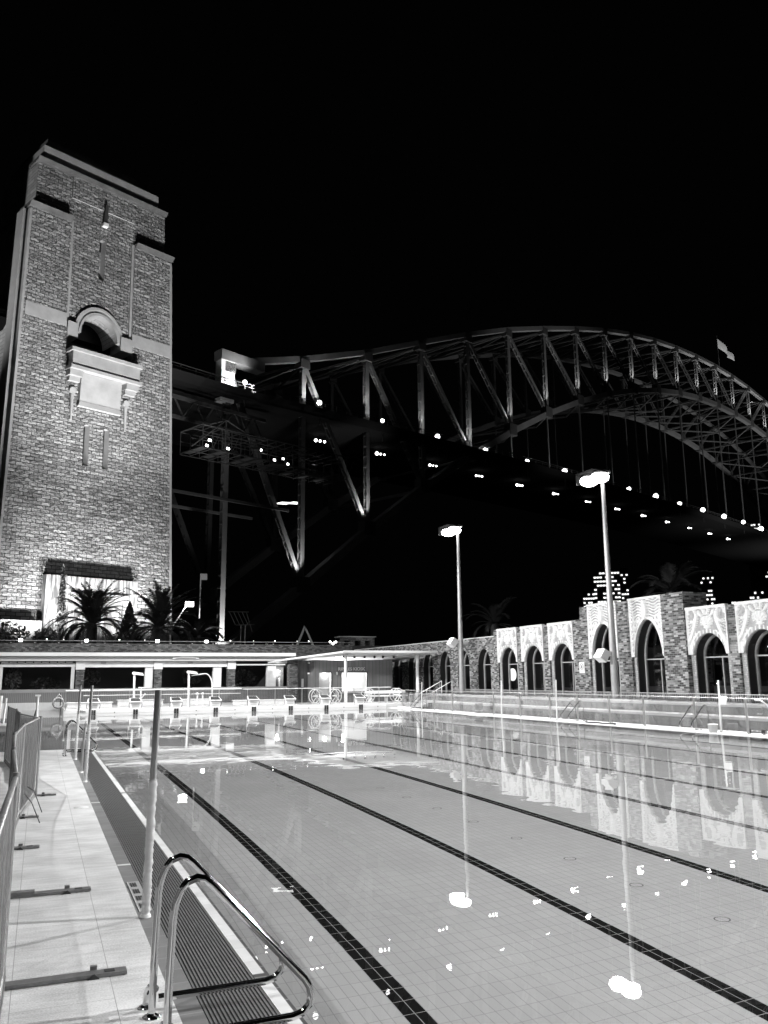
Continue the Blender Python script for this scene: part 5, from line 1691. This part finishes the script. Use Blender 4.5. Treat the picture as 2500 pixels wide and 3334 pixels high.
# bucket
t = thing('bucket', 'white plastic bucket on the right pool edge', 'bucket', (19.5, 21.04, 0))
MB().lathe([(0.001, 0.005), (0.12, 0.005), (0.15, 0.25), (0.155, 0.25), (0.155, 0.265), (0.14, 0.262), (0.12, 0.02)], 19.5, 21.04, 18).build('body', M['white'], t)
MB().tube([(19.5, 21.04-0.15*math.cos(PI*k/10), 0.25-0.1*math.sin(PI*k/10)) for k in range(11)], 0.005, 5).build('handle', M['galv'], t)
t = thing('waste_bin', 'grey round bin on the right deck under the terrace, below the plain brick arches', 'bin', (20.2, 37.6, 0))
MB().lathe([(0.001, 0.0), (0.19, 0.0), (0.19, 0.42), (0.2, 0.42), (0.2, 0.47), (0.19, 0.47), (0.19, 0.5), (0.001, 0.5)], 20.2, 37.6, 16).build('body', M['grey_paint'], t)
MB().lathe([(0.191, 0.12), (0.195, 0.12), (0.195, 0.16), (0.191, 0.16)], 20.2, 37.6, 16).build('band', M['white'], t)
# pool hoist at right edge
t = thing('pool_hoist', 'white curved pipe frame and wheels of a pool cleaner at the right picture edge', 'pool cleaner', (20.2, 19.4, 0))
MB().tube([(20.1, 19.35, 0), (20.1, 19.35, 0.75), (20.1, 19.45, 0.9), (20.1, 19.65, 1.0), (20.1, 19.85, 1.0)], 0.025, 8).build('pipe', M['offwhite'], t)
MB().tube([(20.1, 19.15, 0.6), (20.1, 19.15, 0.8), (20.1, 19.6, 0.8), (20.1, 19.6, 0.6), (20.1, 19.8, 0.6)], 0.018, 6).build('handle', M['offwhite'], t)
for y in (19.55, 20.1):
    MB().tube([(20.0, y, 0.08), (20.08, y, 0.08)], 0.075, 12).build('wheel', M['dark'], t)
MB().tube([(20.04, 19.2, 0.07), (20.04, 20.1, 0.07)], 0.04, 8).build('axle', M['galv'], t)
# hoses & coiled things on deck
for i, (y, lab) in enumerate([(36.6, 'white hose lying on the right deck left of the thin pole'), (27.0, 'flat dark pole lying along the right water edge'), (45.6, 'white bag of gear on the corner by the steps')]):
    pts = [(19.6+0.08*math.sin(k*1.3+i), y-0.9+0.2*k, 0.03) for k in range(10)]
    tag(MB().tube(pts, 0.03 if i < 2 else 0.09, 6).build(['hose', 'reach_pole', 'gear_bag'][i], M[['white', 'dark', 'white'][i]]), lab, ['hose', 'pole', 'bag'][i])
# steps and handrails at the corner
st = thing('corner_steps', 'white tubular stair handrails climbing the terrace at the far right corner', 'handrail', (20.9, 45.6, 0))
for y in (44.9, 46.3):
    MB().tube([(20.3, y, 0), (20.3, y, 0.78), (20.9, y, 0.8), (22.4, y, 1.55), (22.4, y, 0.78)], 0.03, 8).build('handrail', M['white'], st)
    MB().tube([(21.4, y, 0.4), (21.4, y, 1.06)], 0.028, 8).build('post', M['white'], st)
for k in range(3):
    MB().box(20.6-0.3*k+0.3, 20.897, 45.0, 46.2, 0.001, 0.39-0.13*k).build('step', M['conc_white'], st)
d = dup(gr0, (20.2, 44.3, 0), PI, 'steel grab rail at the far corner of the right deck beside the steps')
# terrace wall drain brackets (curved stains/handles)
for row, (x, z0, z1, ys, lab) in enumerate([(21.795, 0.46, 0.72, [47-2.05*k for k in range(16)], 'small curved dark hook fixed on the upper terrace riser'), (20.895, 0.1, 0.37, [46-2.05*k for k in range(16)], 'small curved dark hook fixed on the lower terrace riser')]):
    proto = None
    for q, y in enumerate(ys):
        if y < 15: continue
        if proto is None:
            proto = MB().tube([(-0.03, 0.0, z1-0.01), (-0.03, -0.02, z1-0.1), (-0.03, -0.1, z0+0.06), (-0.03, -0.2, z0)], 0.011, 5).build('coat_hook', M['dark'])
            proto.location = (x, y, 0); tag(proto, lab+', first from the far end', 'hook', 'curved hooks on the terrace risers, %s row' % ('upper', 'lower')[row])
        else:
            c = proto.copy(); COL.objects.link(c); c.location = (x, y+rnd.uniform(-0.1, 0.1), 0); c['label'] = lab+', '+ORD[q]+' from the far end'

# ================================================================== LEFT DECK OBJECTS
# poles wrapped in film
def wrapped_pole(y, h, lab, wrap=True, rad=0.021):
    t = thing('marker_pole', lab, 'pole', (0.86, y, 0), 0, 'upright poles on the left deck edge')
    MB().tube([(0.86, y, 0), (0.868, y, h*0.5), (0.885, y, h)], rad, 14).build('shaft', M['brushed'], t)
    if wrap:
        pts, rads = [], []
        rn = random.Random(int(y*10))
        for k in range(70):
            z = 0.02+k*(1.0/70); pts.append((0.86+0.004*rn.uniform(-1, 1)+0.012*z, y+0.002*rn.uniform(-1, 1), z)); rads.append(rad+0.003+0.008*rn.random())
        MB().tube(pts, rads, 14, cap=False).build('plastic_wrap', M['film'], t)
    MB().lathe([(rad, 0.03), (rad+0.012, 0.02), (rad+0.018, 0.0)], 0.86, y, 14).build('collar', M['offwhite'], t)
    return t
wrapped_pole(7.03, 1.69, 'tall steel pole wrapped in clear film, nearest on the left deck edge', True, 0.026)
wrapped_pole(16.37, 1.68, 'thin tall pole wrapped in film, right one of the far pair on the left deck', True, 0.024)
wrapped_pole(18.01, 0.86, 'short steel pole standing between the two far wrapped poles', False, 0.024)
wrapped_pole(21.03, 1.66, 'thin tall pole wrapped in film, farthest on the left deck', True, 0.024)
# white marks & plates on the edge tiles
for i, (y, w_) in enumerate([(13.61, 0.06), (9.01, 0.06), (18.2, 0.06)]):
    tag(MB().box(0.815, 0.938, y-w_/2, y+w_/2, -0.0015, 0.0015).build('distance_mark', M['white']), 'white distance mark on the grey edge tiles, %s' % ['middle of the three', 'nearest of the three', 'farthest, by the short pole'][i], 'marking', 'white marks on the edge tiles')
t = thing('warning_plate', 'dark lettered tile plate at the foot of the nearest wrapped pole', 'plate', (0.88, 7.75, 0))
MB().box(0.832, 0.936, 7.2, 8.25, -0.0015, 0.001).build('plate', basic('plate_grey', 0.3, 0.6), t)
d = MB()
for k in range(4):
    for q in range(3 if k != 1 else 4):
        y = 7.3+k*0.25
        d.box(0.852+q*0.019, 0.866+q*0.019, y, y+0.15, 0.0012, 0.003)
d.build('lettering', M['dark'], t)
MB().box(0.834, 0.838, 7.2, 8.25, 0.0012, 0.003).build('border', M['white'], t)
tag(MB().lathe([(0.001, 0.004), (0.1, 0.004), (0.105, 0.0)], 0.66, 13.18, 20).build('drain_cover', M['white']), 'round white cover disc on the left deck paving', 'drain cover')

# temporary fence panels
FP = [(-0.12, 1.3), (-0.12, 3.55), (-0.10, 5.81), (-0.17, 8.04), (-0.22, 10.3), (-0.16, 12.5), (0.03, 14.78), (-0.30, 16.9), (-0.40, 19.1), (-0.62, 21.3)]
fl_ = ['nearest left, mostly out of the picture', 'second nearest at the left picture edge', 'third, leaning at the left edge', 'fourth, by the long flat foot', 'fifth, left of the black cable ties', 'sixth, ending at the corner post', 'seventh, turning away behind the corner post', 'eighth, beyond the corner', 'farthest on the left deck']
for k in range(len(FP)-1):
    a = Vector((*FP[k], 0)); b_ = Vector((*FP[k+1], 0)); dv = (b_-a).normalized()
    a2 = a+dv*0.05; b2 = b_-dv*0.05
    t = thing('temporary_fence', 'temporary mesh covered fence panel, '+fl_[k], 'fence panel', (a+b_)/2, 0, 'temporary fence panels on the left deck')
    up = Vector((0, 0, 1))
    d = MB(); d.tube([a2+up*0.06, a2+up*1.19, b2+up*1.19, b2+up*0.06, a2+up*0.06], 0.017, 8)
    d.build('frame', M['fence'], t)
    # mesh with vertical folds
    rn = random.Random(k); nseg = 90; vs = []
    L = (b2-a2).length; sd = Vector((-dv.y, dv.x, 0))
    ph = [rn.uniform(0, 6) for _ in range(4)]
    for i in range(nseg+1):
        q = i/nseg
        off = 0.006*math.sin(q*23+ph[0])+0.005*math.sin(q*51+ph[1])+0.003*math.sin(q*97+ph[2])
        for j in range(5):
            z = 0.1+1.07*j/4; s_ = off*(1.0 if j < 4 else 0.2)
            vs.append(a2+dv*(L*(0.015+0.97*q))+sd*s_+up*z)
    MB().add(vs, [(i*5+j, (i+1)*5+j, (i+1)*5+j+1, i*5+j+1) for i in range(nseg) for j in range(4)], 0, True).build('mesh_cover', M['mesh'], t)
    MB().beam(a2+up*0.03, b2+up*0.03, 0.05, 0.05).build('bottom_rail', M['fence'], t)
    d = MB()
    for i in range(20): 
        p = a2+dv*(L*(i+1)/21.0); d.tube([p+up*0.06-sd*0.0, p+up*1.19], 0.004, 4)
    d.build('wire', M['fence'], t)
# posts with clamps between panels
for k in range(1, len(FP)):
    x, y = FP[k]
    tag(MB().tube([(x, y, 0.02), (x, y, 1.22)], 0.02, 8).build('steel_pole', M['fence']), 'round steel pole joining temporary fences, ' + ORD[k-1] + ' from the camera', 'pole', 'posts joining the fence panels') if k != 6 else \
    tag(MB().tube([(x+0.02, y, 0.02), (x+0.02, y, 1.22)], 0.024, 8).build('steel_pole', M['fence']), 'round steel corner pole where the temporary fence turns, by the cable ties', 'pole', 'posts joining the fence panels')
# flat feet
def foot(x0, x1, y, lab, two=True):
    t = thing('steel_ballast', lab, 'fence weight', ((x0+x1)/2, y, 0), 0, 'flat steel feet under the temporary fence')
    d = MB().box(x0, x1, y-0.045, y+0.045, 0.004, 0.024); d.build('plate', M['fence'], t)
    MB().box(x1-0.13, x1-0.07, y-0.022, y+0.022, 0.0245, 0.027).build('slot', M['dark'], t)
    MB().box(x1-0.21, x1-0.17, y+0.045, y+0.075, 0.004, 0.045).build('lug', M['fence'], t)
    MB().prism([(x1-0.23, 0.0), (x1-0.19, 0.03), (x1-0.16, 0.0)], 'y', y-0.06, y-0.048).build('clip', M['dark'], t)
    if two:
        MB().hexa([(x0-0.4, y-0.05, 0.027), (x0+(x1-x0)*0.35, y-0.05, 0.027), (x0+(x1-x0)*0.35, y+0.03, 0.027), (x0-0.4, y+0.03, 0.027), (x0-0.4, y-0.05, 0.05), (x0+(x1-x0)*0.35, y-0.05, 0.045), (x0+(x1-x0)*0.35, y+0.03, 0.045), (x0-0.4, y+0.03, 0.05)]).build('sleeve', M['fence'], t)
foot(-0.5, 0.61, 5.81, 'long flat steel fence foot crossing the deck, nearest')
foot(-0.17, 0.52, 8.08, 'flat steel fence foot, second nearest on the deck')
foot(-0.24, 0.11, 10.29, 'flat steel fence foot, third from the nearest', False)
foot(-0.17, 0.10, 12.52, 'short flat steel fence foot, fourth, below the cable ties', False)
foot(0.02, 0.35, 14.75, 'flat steel fence foot at the corner post, farthest', False)
for i, pts in enumerate([[(-0.07, 12.95, 0.35), (0.02, 12.9, 0.3), (0.14, 12.8, 0.02)], [(-0.09, 12.6, 0.3), (0.0, 12.3, 0.22), (0.11, 11.9, 0.02)]]):
    tag(MB().tube(pts, 0.006, 5).build('cable_tie', M['black']), 'black cable tie tail sticking out of the fence, %s one' % ['upper', 'lower'][i], 'cable tie')
# far-left gear: table with poles
t = thing('work_table', 'pale folding table at the far left by the water, holding upright rolls', 'table', (-0.95, 25.5, 0))
# stands on the kerb side of deck
MB().box(-1.35, -0.45, 22.9, 23.7, 0.70, 0.74).build('tabletop', M['offwhite'], t)
for (x, y) in ((-1.3, 22.95), (-0.5, 22.95), (-1.3, 23.65), (-0.5, 23.65)): MB().box(x-0.02, x+0.02, y-0.02, y+0.02, 0, 0.70).build('leg', M['galv'], t)
for i, (x, h_) in enumerate([(-1.02, 0.62), (-0.9, 0.68), (-0.78, 0.62)]):
    tag(MB().tube([(x, 23.3, 0.74), (x+0.03, 23.3, 0.74+h_)], 0.025 if i != 1 else 0.045, 8).build('plastic_roll', M['offwhite']), 'upright pale roll standing on the far left table, %s of three' % ['left', 'middle and thickest', 'right'][i], 'roll')
t = thing('sign_post', 'slim grey post with small cap at the far end of the left deck', 'post', (-0.02, 23.9, 0))
MB().tube([(-0.02, 23.9, 0), (-0.02, 23.9, 1.38)], 0.03, 8).build('shaft', M['offwhite'], t)
MB().box(-0.09, 0.05, 23.86, 23.94, 1.38, 1.42).build('cap', M['offwhite'], t)
MB().tube([(-0.02, 23.9, 1.1), (-0.3, 24.0, 0.02)], 0.018, 6).build('strut', M['dark'], t)
